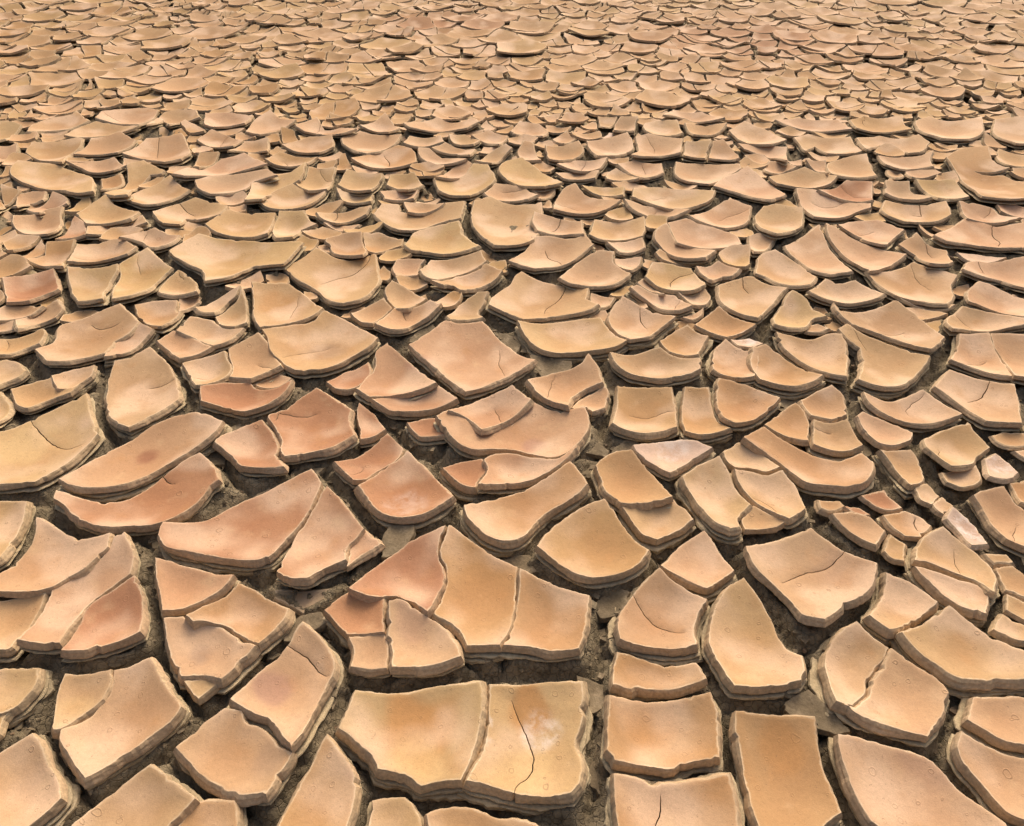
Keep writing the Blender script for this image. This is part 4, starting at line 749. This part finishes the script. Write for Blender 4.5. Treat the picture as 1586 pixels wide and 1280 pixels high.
def blob_for(seed, cx, cy, R):
    def f(V, tn, salt):
        r = np.hypot(V[:, 0] - cx, V[:, 1] - cy) / R
        wob = np.array([n1(x, y, 8, seed) for x, y in V])
        k = np.clip(1 - (r + wob * 0.9) * 0.95, 0, 1)[:, None]
        tn = tn * (1 - k * 0.16 * np.array([[0.6, 1.0, 1.3]]))  # warmer, darker middle: damp hollow plus its shading, painted into the tone
        for sx, sy, sr, kind, st in STAINS:
            if abs(sx - cx) > R * 3 + sr or abs(sy - cy) > R * 3 + sr: continue
            q = np.hypot(V[:, 0] - sx, (V[:, 1] - sy)) / sr + 0.35 * np.array([n1(x, y, 16, 5.5) for x, y in V])
            a = np.clip((1.0 - q) / 0.45, 0, 1); a = a * a * (3 - 2 * a) * st
            if kind == 'salt': salt = np.maximum(salt, a)
            else: tn = tn * (1 - a[:, None]) + np.array(STC[kind]) * a[:, None]
        return tn, salt
    return f

plates = []
for ln in DATA.strip().split('\n'):
    col, label, par, pts, hair = ln.split('|')
    P = np.array([[float(c) / 1000 for c in s.split(',')] for s in pts.split()])
    H = np.array([[float(c) / 1000 for c in s.split(',')] for s in hair.split()]) if hair.strip() else None
    cx, cy, k, z0 = [float(c) for c in par.split(',')]
    plates.append(dict(col=col, label=label, q=(cx / 1000, cy / 1000, k / 100, z0 / 10000), P=P, H=H))

def set_props(o, label):
    o['label'] = label; o['category'] = 'mud plate'; o['group'] = 'curled mud plates of the dried lake bed'

far = Buf()
sites = []
for i, p in enumerate(plates):
    cx, cy, k, z0 = p['q']
    dist = math.hypot(cy, cx)
    ds = max(0.0085, 0.0052 * dist)
    seed = i * 1.37
    R = math.sqrt(abs(area_cen(p['P'])[0]) / PI)
    loop = roughen(resample(p['P'], ds), 0.0023 + 0.0003 * dist, seed)
    if area_cen(loop)[0] < 0: loop = loop[::-1]
    p['loop'] = loop
    sites += [(x, y, i) for x, y in resample(p['P'], 0.02)]
    jt = np.array([random.uniform(0.98, 1.02), random.uniform(0.97, 1.02), random.uniform(0.95, 1.04)]) * random.uniform(0.94, 1.05)
    tone = np.array(TONES[p['col']]) * jt
    if p['col'] != 'w':
        rg = max(0.0, 1 - math.hypot((cx + 0.42) / 0.75, (cy - 1.72) / 0.62)) + 0.5 * max(0.0, 1 - math.hypot((cx + 0.9) / 0.5, (cy - 1.3) / 0.4))
        rg = min(0.55, rg * 1.1)
        tone = tone * (1 - rg) + np.array(TONES['r']) * rg
    hl = []
    if p['H'] is not None and len(p['H']) > 2:
        c = crack_loop(p['H'], 0.0022 + 0.0006 * dist)
        if c is not None: hl = [c]
    if not hl and R > 0.07 and p['col'] != 'g' and dist > 1.5 and random.random() < 0.4:
        a0 = random.uniform(0, 2 * PI); m0 = int(random.random() * len(loop)); st = loop[m0] * 0.93 + np.array([cx, cy]) * 0.07
        d0 = np.array([cx, cy]) - st; d0 = d0 / (np.linalg.norm(d0) + 1e-9); L0 = R * random.uniform(0.6, 1.5); pp = [st]; an = math.atan2(d0[1], d0[0]) + random.gauss(0, 0.35)
        for _k in range(5):
            an += random.gauss(0, 0.3); pp.append(pp[-1] + np.array([math.cos(an), math.sin(an)]) * L0 / 5)
        pp = np.array([w_ for w_ in pp if inside(np.array([w_]), loop)[0]])
        if len(pp) > 3:
            c = crack_loop(pp, 0.0014 + 0.0003 * dist)
            if c is not None: hl = [c]
    th = random.uniform(0.0185, 0.0235) * (0.72 if R < 0.05 else 1.0) * (1 - 0.48 * min(1, max(0, (dist - 1.2) / 1.8)))
    if p['col'] == 'g': th = 0.012
    zf = lambda x, y, q=p['q']: bowl(x, y, q)
    if p['col'] == 'g': zf = lambda x, y, q=p['q']: bowl(x, y, q) * 0.4 - 0.03
    named = bool(p['label'])
    buf = Buf() if named else far
    slab(buf, loop, hl, zf, th, random.uniform(0.006, 0.010), ds, tone, seed,
         ROWS_FINE if dist < 3.2 else ROWS_MID, blob=blob_for(seed, cx, cy, R), mats=(0, 1))
    p['th'] = th
    if not named: continue
    org = (cx, cy, z0)
    layered = R > 0.045 and p['col'] != 'g' and random.random() < 0.93
    top = bpy.data.objects.new('top_slab' if layered else 'mud_plate', buf.mesh('top_slab', (M_TOP, M_SIDE, M_UNDER), org))
    C.objects.link(top)
    if not layered:
        top.location = org
        set_props(top, p['label'])
        continue
    o = bpy.data.objects.new('mud_plate', None)
    o.location = org; o.empty_display_size = 0.03
    C.objects.link(o)
    set_props(o, p['label'])
    top.parent = o
    # the thinner layers that peeled off with the plate and show under its edge
    dsu = ds * 1.1
    lp0 = resample(p['P'], dsu)
    if area_cen(lp0)[0] < 0: lp0 = lp0[::-1]
    nn = normals_of(lp0)
    gap = random.uniform(0.0008, 0.0025)
    shrink = 1 - 0.5 * min(1, max(0, (dist - 1.2) / 1.8))
    tl = random.uniform(0.0035, 0.0065) * (0.3 + 0.7 * shrink)
    for lay_ in range(2 if dist < 2.6 and random.random() < 0.4 else 1):
        base_off = random.uniform(0.006, 0.012) * (0.4 + 0.6 * shrink) + 0.006 * lay_
        off = np.array([base_off + (0.009 + 0.005 * lay_) * n1(x, y, 6, seed + 40 + lay_) + (0.004 + 0.003 * lay_) * n1(x, y, 45, seed + 41 + lay_) + (0.002 + 0.003 * lay_) * n1(x, y, 170, seed + 42) for x, y in lp0])
        lp = lp0 + nn * np.maximum(off, 0.001)[:, None]
        dz = th + gap + lay_ * (tl + 0.0025)
        zu = lambda x, y, q=p['q'], g=dz, m=(0.88, 0.76)[lay_]: bowl(x, y, q) * m + q[3] * (1 - m) - g
        bu = Buf()
        tu = np.array(((0.50, 0.385, 0.23), (0.36, 0.28, 0.17))[lay_]) * random.uniform(0.88, 1.12)
        slab(bu, lp, [], zu, tl if lay_ == 0 else 0.009, 0.003, dsu, tu, seed + 60 + lay_ * 9, ROWS_UNDER, lip=0.0,
             bottom=False, wob=0.004 + 0.003 * lay_, roughside=0.002 + 0.002 * lay_, mats=(0, 0))
        if bu.n:
            nm = ('under_layer', 'base_layer')[lay_]
            u = bpy.data.objects.new(nm, bu.mesh(nm, (M_UNDER,), org))
            C.objects.link(u); u.parent = o

# ------------------------------------------------------------------ plates past the first 300: cells grown between and beyond the measured ones
kd = kdtree.KDTree(len(sites))
for j, (x, y, i) in enumerate(sites): kd.insert((x, y, 0), j)
kd.balance()
MAXY, seeds = 17.0, []
tries = 60000
grid = {}
def near_ok(x, y, r):
    gx, gy = int(x / 0.3), int(y / 0.3)
    for a_ in (-1, 0, 1):
        for b_ in (-1, 0, 1):
            for (u, v, s) in grid.get((gx + a_, gy + b_), ()):
                if (u - x) ** 2 + (v - y) ** 2 < (0.5 * (r + s)) ** 2: return False
    return True
all_loops = [(pl['loop'], pl['loop'].min(0), pl['loop'].max(0)) for pl in plates]
for _ in range(tries):
    y = 0.35 + (MAXY - 0.35) * random.random() ** 0.8
    hw = 1.15 + y * 0.80
    x = random.uniform(-hw, hw)
    c = n1(x, y, 0.8, 77)
    r = random.choice((0.12, 0.18, 0.23, 0.28, 0.34)) * (1 + 0.5 * c)
    if y > 10: r = max(r, 0.24)
    co, j, dd = kd.find((x, y, 0))
    chip = y < 5.2 and random.random() < 0.35
    if chip: r = random.uniform(0.035, 0.075)
    if dd < (0.024 if chip else 0.045) or dd < r * 0.33: continue
    if dd < 0.4:
        pt = np.array([[x, y]])
        if any(lo[0] <= x <= hi[0] and lo[1] <= y <= hi[1] and inside(pt, lp)[0] for lp, lo, hi in all_loops): continue
    if near_ok(x, y, r):
        grid.setdefault((int(x / 0.3), int(y / 0.3)), []).append((x, y, r)); seeds.append((x, y, r))
kd2 = kdtree.KDTree(len(seeds) + len(sites))
for j, s in enumerate(seeds): kd2.insert((s[0], s[1], 0), j)
for j, s in enumerate(sites): kd2.insert((s[0], s[1], 0), len(seeds) + j)
kd2.balance()

def clip(poly, nx_, ny_, c):
    out = []
    for i in range(len(poly)):
        a = poly[i - 1]; b = poly[i]
        da = nx_ * a[0] + ny_ * a[1] - c; db = nx_ * b[0] + ny_ * b[1] - c
        if (da <= 0) != (db <= 0):
            t = da / (da - db); out.append((a[0] + (b[0] - a[0]) * t, a[1] + (b[1] - a[1]) * t))
        if db <= 0: out.append(b)
    return out

def cell(j):
    x, y, r = seeds[j]
    poly = [(x - .34, y - .34), (x + .34, y - .34), (x + .34, y + .34), (x - .34, y + .34)]
    for co, k, dd in kd2.find_n((x, y, 0), 60):
        if k == j or dd < 1e-6: continue
        if dd > 0.62: break
        dx, dy = (co[0] - x) / dd, (co[1] - y) / dd
        if k < len(seeds):
            g_ = GAP * (0.55 + 2.6 * max(0.0, n1((x + co[0]) / 2, (y + co[1]) / 2, 1.9, 91)))
            m_ = dd * 0.5 + (r - seeds[k][2]) * 0.16 - g_ / 2
        else:
            m_ = dd - (0.007 if r < 0.076 else 0.011)
        poly = clip(poly, dx, dy, dx * x + dy * y + m_)
        if len(poly) < 3: return None
    return np.array(poly)

GAP = 0.026
def far_tone(x, y):
    v = n1(x, y, 0.9, 5); u = n1(x, y, 2.3, 15); w = random.random()
    a = np.array(TONES['t']); 
    if u > 0.18: a = np.array(TONES['p'])
    elif w < 0.25: a = np.array(TONES['y'])
    elif w < 0.42: a = np.array(TONES['o'])
    a = a * (1 - max(0, v) * 0.0)
    red = max(0.0, 1 - math.hypot((x - 2.0) / 1.5, (y - 6.6) / 1.1)) + max(0.0, 1 - math.hypot((x + 0.6) / 0.9, (y - 7.2) / 0.7))
    a = a * (1 - min(0.8, red)) + np.array(TONES['r']) * min(0.8, red)
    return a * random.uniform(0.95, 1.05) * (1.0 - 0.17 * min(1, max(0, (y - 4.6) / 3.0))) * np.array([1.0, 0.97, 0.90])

def far_piece(poly, q, dist, seed, tone, low=False):
    A, c = area_cen(poly)
    if A < 0: poly = poly[::-1]
    ds = max(0.010, 0.0062 * dist) if dist < 9.5 else 0.09
    lp = resample(poly, ds, corner=0.90)
    lp = np.array([(x + 0.020 * n1(x, y, 6.5, 61), y + 0.020 * n1(x, y, 6.5, 71)) for x, y in lp])
    lp = roughen(lp, 0.003 + 0.0006 * min(dist, 9), seed)
    tx, ty = random.gauss(0, 0.025), random.gauss(0.0, 0.025)
    zf = lambda x, y, q=q: bowl(x, y, q) + tx * (x - c[0]) + ty * (y - c[1])
    def hollow(V, tn, salt):
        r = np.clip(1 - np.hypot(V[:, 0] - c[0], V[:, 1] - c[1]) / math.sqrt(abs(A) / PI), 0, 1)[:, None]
        return tn * (1 - r * np.array([[.08, .13, .18]])), salt  # damp middle and bowl shading both painted into the tone
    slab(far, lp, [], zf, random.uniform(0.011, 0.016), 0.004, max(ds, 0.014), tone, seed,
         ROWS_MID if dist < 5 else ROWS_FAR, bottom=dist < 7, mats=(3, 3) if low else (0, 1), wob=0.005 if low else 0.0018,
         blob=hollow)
    if dist < 8.5 and math.sqrt(abs(A) / PI) > 0.05:
        l2 = resample(poly, ds * 1.3, corner=0.8)
        if area_cen(l2)[0] < 0: l2 = l2[::-1]
        l2 = l2 + normals_of(l2) * 0.008
        l2 = roughen(l2, 0.005, seed + 5)
        l2 = np.array([(x + 0.020 * n1(x, y, 6.5, 61), y + 0.020 * n1(x, y, 6.5, 71)) for x, y in l2])
        zu = lambda x, y, q=q: bowl(x, y, q) * 0.85 - 0.026 + tx * (x - c[0]) + ty * (y - c[1])
        slab(far, l2, [], zu, 0.010, 0.003, max(ds, 0.02) * 1.3, (0.36, 0.27, 0.165), seed + 9, ROWS_FAR, lip=0, bottom=False, wob=0.004, mats=(2, 2))

def split(poly):
    """cut a cell in two along a bent line"""
    A, c = area_cen(poly)
    th_ = random.uniform(0, PI); nx_, ny_ = math.cos(th_), math.sin(th_)
    cc = nx_ * c[0] + ny_ * c[1] + random.uniform(-0.02, 0.02)
    pl = [tuple(p) for p in poly]
    g = 0.0035
    return [np.array(s) for s in (clip(pl, nx_, ny_, cc - g), clip(pl, -nx_, -ny_, -cc - g)) if len(s) >= 3]

for j in range(len(seeds)):
    poly = cell(j)
    if poly is None or abs(area_cen(poly)[0]) < 0.00035: continue
    A, c = area_cen(poly)
    dist = math.hypot(*c)
    R = math.sqrt(abs(A) / PI)
    if R < 0.012: continue
    small = R < 0.045
    k = random.uniform(0.8, 1.4) * min(4.2, max(1.5, 0.056 / (R * 1.25) ** 2))
    z0 = random.uniform(-0.010, 0.009) - (0.012 if small else 0)
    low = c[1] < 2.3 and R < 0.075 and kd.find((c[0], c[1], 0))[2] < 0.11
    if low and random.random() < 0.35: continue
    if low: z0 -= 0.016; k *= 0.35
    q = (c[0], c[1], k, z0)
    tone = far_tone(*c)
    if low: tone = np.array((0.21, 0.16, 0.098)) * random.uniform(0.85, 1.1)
    pieces = [poly]
    if R > 0.085 and random.random() < 0.62 and dist < 10:
        pieces = split(poly)
        if random.random() < 0.45: pieces = split(pieces[0]) + pieces[1:]
    for n_, pc in enumerate(pieces):
        A2, c2 = area_cen(pc)
        if abs(A2) < 0.0007: continue
        # every piece keeps half of the shared bowl and bends a little on its own
        m = random.uniform(0.3, 0.6)
        q2 = (c[0] * (1 - m) + c2[0] * m, c[1] * (1 - m) + c2[1] * m, k, z0 + random.uniform(-0.004, 0.004))
        far_piece(pc, q2, dist, j * 0.91 + n_ * 3.1, tone, low)
fo = bpy.data.objects.new('far_mud_plates', far.mesh('far_mud_plates', (M_TOP, M_SIDE, M_UNDER, M_CRUMB)))
C.objects.link(fo)
fo['kind'] = 'stuff'; fo['label'] = 'small distant curled mud plates covering the lake bed towards the horizon'

# ------------------------------------------------------------------ the soil under the plates
def lines(lo, hi, f):
    o = [lo]
    while o[-1] < hi: o.append(o[-1] + f(o[-1]))
    return o
ys = lines(0.3, 6.0, lambda v: 0.0065 + 0.0030 * max(0, v - 0.8))
xs_half = lines(0.0, 5.2, lambda v: 0.0075 + 0.006 * max(0, v - 0.9))
xs = [-v for v in xs_half[:0:-1]] + xs_half
nearx, neary = len(xs), len(ys)
GX, GY = np.meshgrid(np.array(xs), np.array(ys))
owner = -np.ones(GX.shape, int)
cells = [(pl['loop'], pl['q'], pl['th']) for pl in plates]
# seeds by nearest boundary sample, grown by jump flooding
bx, by, bi = [], [], []
for i, (lp, q, th) in enumerate(cells):
    bx += list(lp[:, 0]); by += list(lp[:, 1]); bi += [i] * len(lp)
bx = np.array(bx); by = np.array(by); bi = np.array(bi)
ix = np.clip(np.searchsorted(np.array(xs), bx), 0, nearx - 1); iy = np.clip(np.searchsorted(np.array(ys), by), 0, neary - 1)
near = -np.ones(GX.shape, int); near[iy, ix] = np.arange(len(bx))
def d2(idx):
    return np.where(idx >= 0, (GX - bx[idx]) ** 2 + (GY - by[idx]) ** 2, 1e9)
step = 256
while step >= 1:
    for dx in (-step, 0, step):
        for dy in (-step, 0, step):
            if not dx and not dy: continue
            sh = -np.ones_like(near)
            ys0, ys1 = max(0, dy), min(neary, neary + dy); xs0, xs1 = max(0, dx), min(nearx, nearx + dx)
            sh[ys0:ys1, xs0:xs1] = near[ys0 - dy:ys1 - dy, xs0 - dx:xs1 - dx]
            b_ = d2(sh) < d2(near)
            near = np.where(b_, sh, near)
    step //= 2
dist1 = np.sqrt(d2(near)); own = bi[near]
# fissures: where the nearest plate changes
ch = np.zeros(GX.shape, bool)
ch[:, 1:] |= own[:, 1:] != own[:, :-1]; ch[1:, :] |= own[1:, :] != own[:-1, :]
fis = ch.astype(float)
sm_ = fis.copy()
for _ in range(2):
    p_ = np.pad(sm_, 1, mode='edge')
    sm_ = np.maximum(sm_, 0.62 * np.max([p_[1:-1, 2:], p_[1:-1, :-2], p_[2:, 1:-1], p_[:-2, 1:-1]], axis=0))
Q = np.array([c[1] for c in cells]); TH = np.array([c[2] for c in cells])
r_ = Q[own, 2] * ((GX - Q[own, 0]) ** 2 + (GY - Q[own, 1]) ** 2)
bz = np.minimum(r_ / (1 + r_ / 0.075), 0.045)
flat = GX.ravel(), GY.ravel()
nz = np.array([n1(x, y, 14, 1) * 0.5 + n1(x, y, 40, 2) * 0.35 + n1(x, y, 110, 3) * 0.22 for x, y in zip(*flat)]).reshape(GX.shape)
GZ = Q[own, 3] + bz * 0.72 - TH[own] - 0.0075
GZ = GZ - 0.016 * np.clip(dist1 / 0.035, 0, 1) ** 1.3
GZ = GZ + nz * 0.022
GZ = GZ - 0.034 * sm_ * np.clip(0.75 + nz * 1.6, 0.1, 1.3)
fade = np.clip((dist1 - 0.10) / 0.1, 0, 1)
GZ = GZ * (1 - fade) + (-0.055 + nz * 0.008) * fade
edge_f = np.clip(np.minimum.reduce([(GX + 5.2), (5.2 - GX), (GY - 0.3), (6.0 - GY)]) / 0.1, 0, 1)
GZ = GZ * edge_f + (-0.06) * (1 - edge_f)
near_loops_in = np.zeros(GX.shape, bool)
# extend the sheet to the horizon
XX = np.array([-400, -60, -20, -9] + xs + [9, 20, 60, 400.0]); YY = np.array([-60, -8, -1.5] + ys + [8, 11, 16, 30, 80, 500.0])
Z = np.full((len(YY), len(XX)), -0.06)
Z[3:3 + neary, 4:4 + nearx] = GZ
A_, B_ = np.meshgrid(XX, YY)
V = np.stack([A_, B_, Z], 2).reshape(-1, 3).astype(np.float32)
w = len(XX); hgt = len(YY)
i0 = (np.arange(hgt - 1)[:, None] * w + np.arange(w - 1)[None]).ravel()
Fq = np.stack([i0, i0 + 1, i0 + 1 + w, i0 + w], 1).astype(np.int32)
me = bpy.data.meshes.new('ground')
me.vertices.add(len(V)); me.vertices.foreach_set('co', V.ravel())
me.loops.add(len(Fq) * 4); me.loops.foreach_set('vertex_index', Fq.ravel())
me.polygons.add(len(Fq)); me.polygons.foreach_set('loop_start', np.arange(0, len(Fq) * 4, 4, dtype=np.int32))
me.polygons.foreach_set('use_smooth', np.ones(len(Fq), bool))
me.materials.append(M_SOIL)
me.update(calc_edges=True)
ground = bpy.data.objects.new('ground', me)
C.objects.link(ground)
ground['kind'] = 'structure'
ground['label'] = 'dark crumbly soil of the lake bed showing in the cracks'

# ------------------------------------------------------------------ crumbs and flakes lying in the cracks
open_ = (dist1 > 0.004) & (dist1 < 0.12) & (GY < 4.6) & (GY > 0.75) & (np.abs(GX) < 0.5 + 0.75 * GY)
oi = np.argwhere(open_)
pts = np.column_stack([GX[open_], GY[open_]])
isin = np.zeros(len(pts), bool)
for lp, lo, hi in all_loops:
    bb = (pts[:, 0] > lo[0]) & (pts[:, 0] < hi[0]) & (pts[:, 1] > lo[1]) & (pts[:, 1] < hi[1]) & ~isin
    k_ = np.where(bb)[0]
    if len(k_): isin[k_] = inside(pts[k_], lp)
oi = oi[~isin]; pts = pts[~isin]
cb = Buf()
octf = np.array([(0, 2, 4), (2, 1, 4), (1, 3, 4), (3, 0, 4), (2, 0, 5), (1, 2, 5), (3, 1, 5), (0, 3, 5)])
octv = np.array([(1, 0, 0), (-1, 0, 0), (0, 1, 0), (0, -1, 0), (0, 0, 1), (0, 0, -1.0)])
cubv = np.array([(-1, -1, -1), (1, -1, -1), (1, 1, -1), (-1, 1, -1), (-1, -1, 1), (1, -1, 1), (1, 1, 1), (-1, 1, 1.0)])
cubf = np.array([(0, 2, 1), (0, 3, 2), (4, 5, 6), (4, 6, 7), (0, 1, 5), (0, 5, 4), (1, 2, 6), (1, 6, 5), (2, 3, 7), (2, 7, 6), (3, 0, 4), (3, 4, 7)])
NC = 8000
pick = rng.choice(len(pts), min(NC, len(pts)), replace=False)
for n_, k_ in enumerate(pick):
    x, y = pts[k_]; gi = tuple(oi[k_]); z = GZ[gi]; d_ = dist1[gi]
    s = rng.uniform(0.0015, 0.0045) * (1 + 1.3 * (rng.random() < 0.15))
    if d_ > 0.015 and rng.random() < 0.04: s = rng.uniform(0.006, 0.013)
    if rng.random() < 0.6:
        v = cubv * rng.uniform(0.6, 1.2, (8, 3)) * np.array([s, s * rng.uniform(.5, 1), s * rng.uniform(.3, .7)]); f = cubf
    else:
        v = octv * rng.uniform(0.7, 1.3, (6, 3)) * np.array([s, s * rng.uniform(.6, 1), s * rng.uniform(.5, .9)]); f = octf
    a_ = rng.uniform(0, 2 * PI); b_ = rng.normal(0, 0.35)
    v = v @ np.array([[1, 0, 0], [0, math.cos(b_), -math.sin(b_)], [0, math.sin(b_), math.cos(b_)]])
    v = v @ np.array([[math.cos(a_), -math.sin(a_), 0], [math.sin(a_), math.cos(a_), 0], [0, 0, 1]])
    v = v + np.array([x, y, z + s * 0.25])
    t_ = np.array((0.27, 0.21, 0.13)) * rng.uniform(0.5, 1.2)
    if rng.random() < 0.08: t_ = np.array((0.46, 0.30, 0.18))
    cb.add(v, f, np.zeros(len(f)), np.zeros(len(f), bool), np.tile(t_, (len(v), 1)), np.full(len(v), .02), rng.random(len(v)), np.zeros(len(v)))
# thin broken flakes
wide = np.where(dist1[tuple(oi.T)] > 0.014)[0]
for n_ in range(min(450, len(wide))):
    k_ = rng.choice(wide); x, y = pts[k_]; gi = tuple(oi[k_]); z = GZ[gi]
    m_ = rng.integers(5, 8); R_ = rng.uniform(0.008, 0.024)
    an = np.sort(rng.uniform(0, 2 * PI, m_)); rr_ = R_ * rng.uniform(0.6, 1.1, m_)
    ring = np.column_stack([np.cos(an) * rr_, np.sin(an) * rr_ * 0.7, np.zeros(m_)])
    tt = rng.uniform(0.002, 0.005)
    v = np.concatenate([ring, ring * np.array([1.05, 1.05, 1]) - [0, 0, tt]])
    f = [(0, a + 1, a + 2) for a in range(m_ - 2)]
    for a in range(m_):
        b2 = (a + 1) % m_
        f += [(a, m_ + a, m_ + b2), (a, m_ + b2, b2)]
    f = np.array(f)
    a_, b_, c_ = rng.uniform(0, 2 * PI), rng.normal(0, 0.22), rng.normal(0, 0.22)
    v = v @ np.array([[1, 0, 0], [0, math.cos(b_), -math.sin(b_)], [0, math.sin(b_), math.cos(b_)]])
    v = v @ np.array([[math.cos(c_), 0, math.sin(c_)], [0, 1, 0], [-math.sin(c_), 0, math.cos(c_)]])
    v = v @ np.array([[math.cos(a_), -math.sin(a_), 0], [math.sin(a_), math.cos(a_), 0], [0, 0, 1]])
    v = v + np.array([x, y, z + tt * 0.8])
    t_ = np.array((0.28, 0.21, 0.13)) * rng.uniform(0.6, 1.2)
    cb.add(v, f, np.zeros(len(f)), np.zeros(len(f), bool), np.tile(t_, (len(v), 1)), np.full(len(v), .02), rng.random(len(v)), np.zeros(len(v)))
co_ = bpy.data.objects.new('soil_crumbs', cb.mesh('soil_crumbs', (M_CRUMB,)))
C.objects.link(co_)
co_['kind'] = 'stuff'; co_['label'] = 'loose crumbs and thin broken flakes of dry mud lying in the cracks'
print('SEEDS', len(seeds), 'far verts', far.n, 'crumb sites', len(pts), 'ground quads', len(Fq))
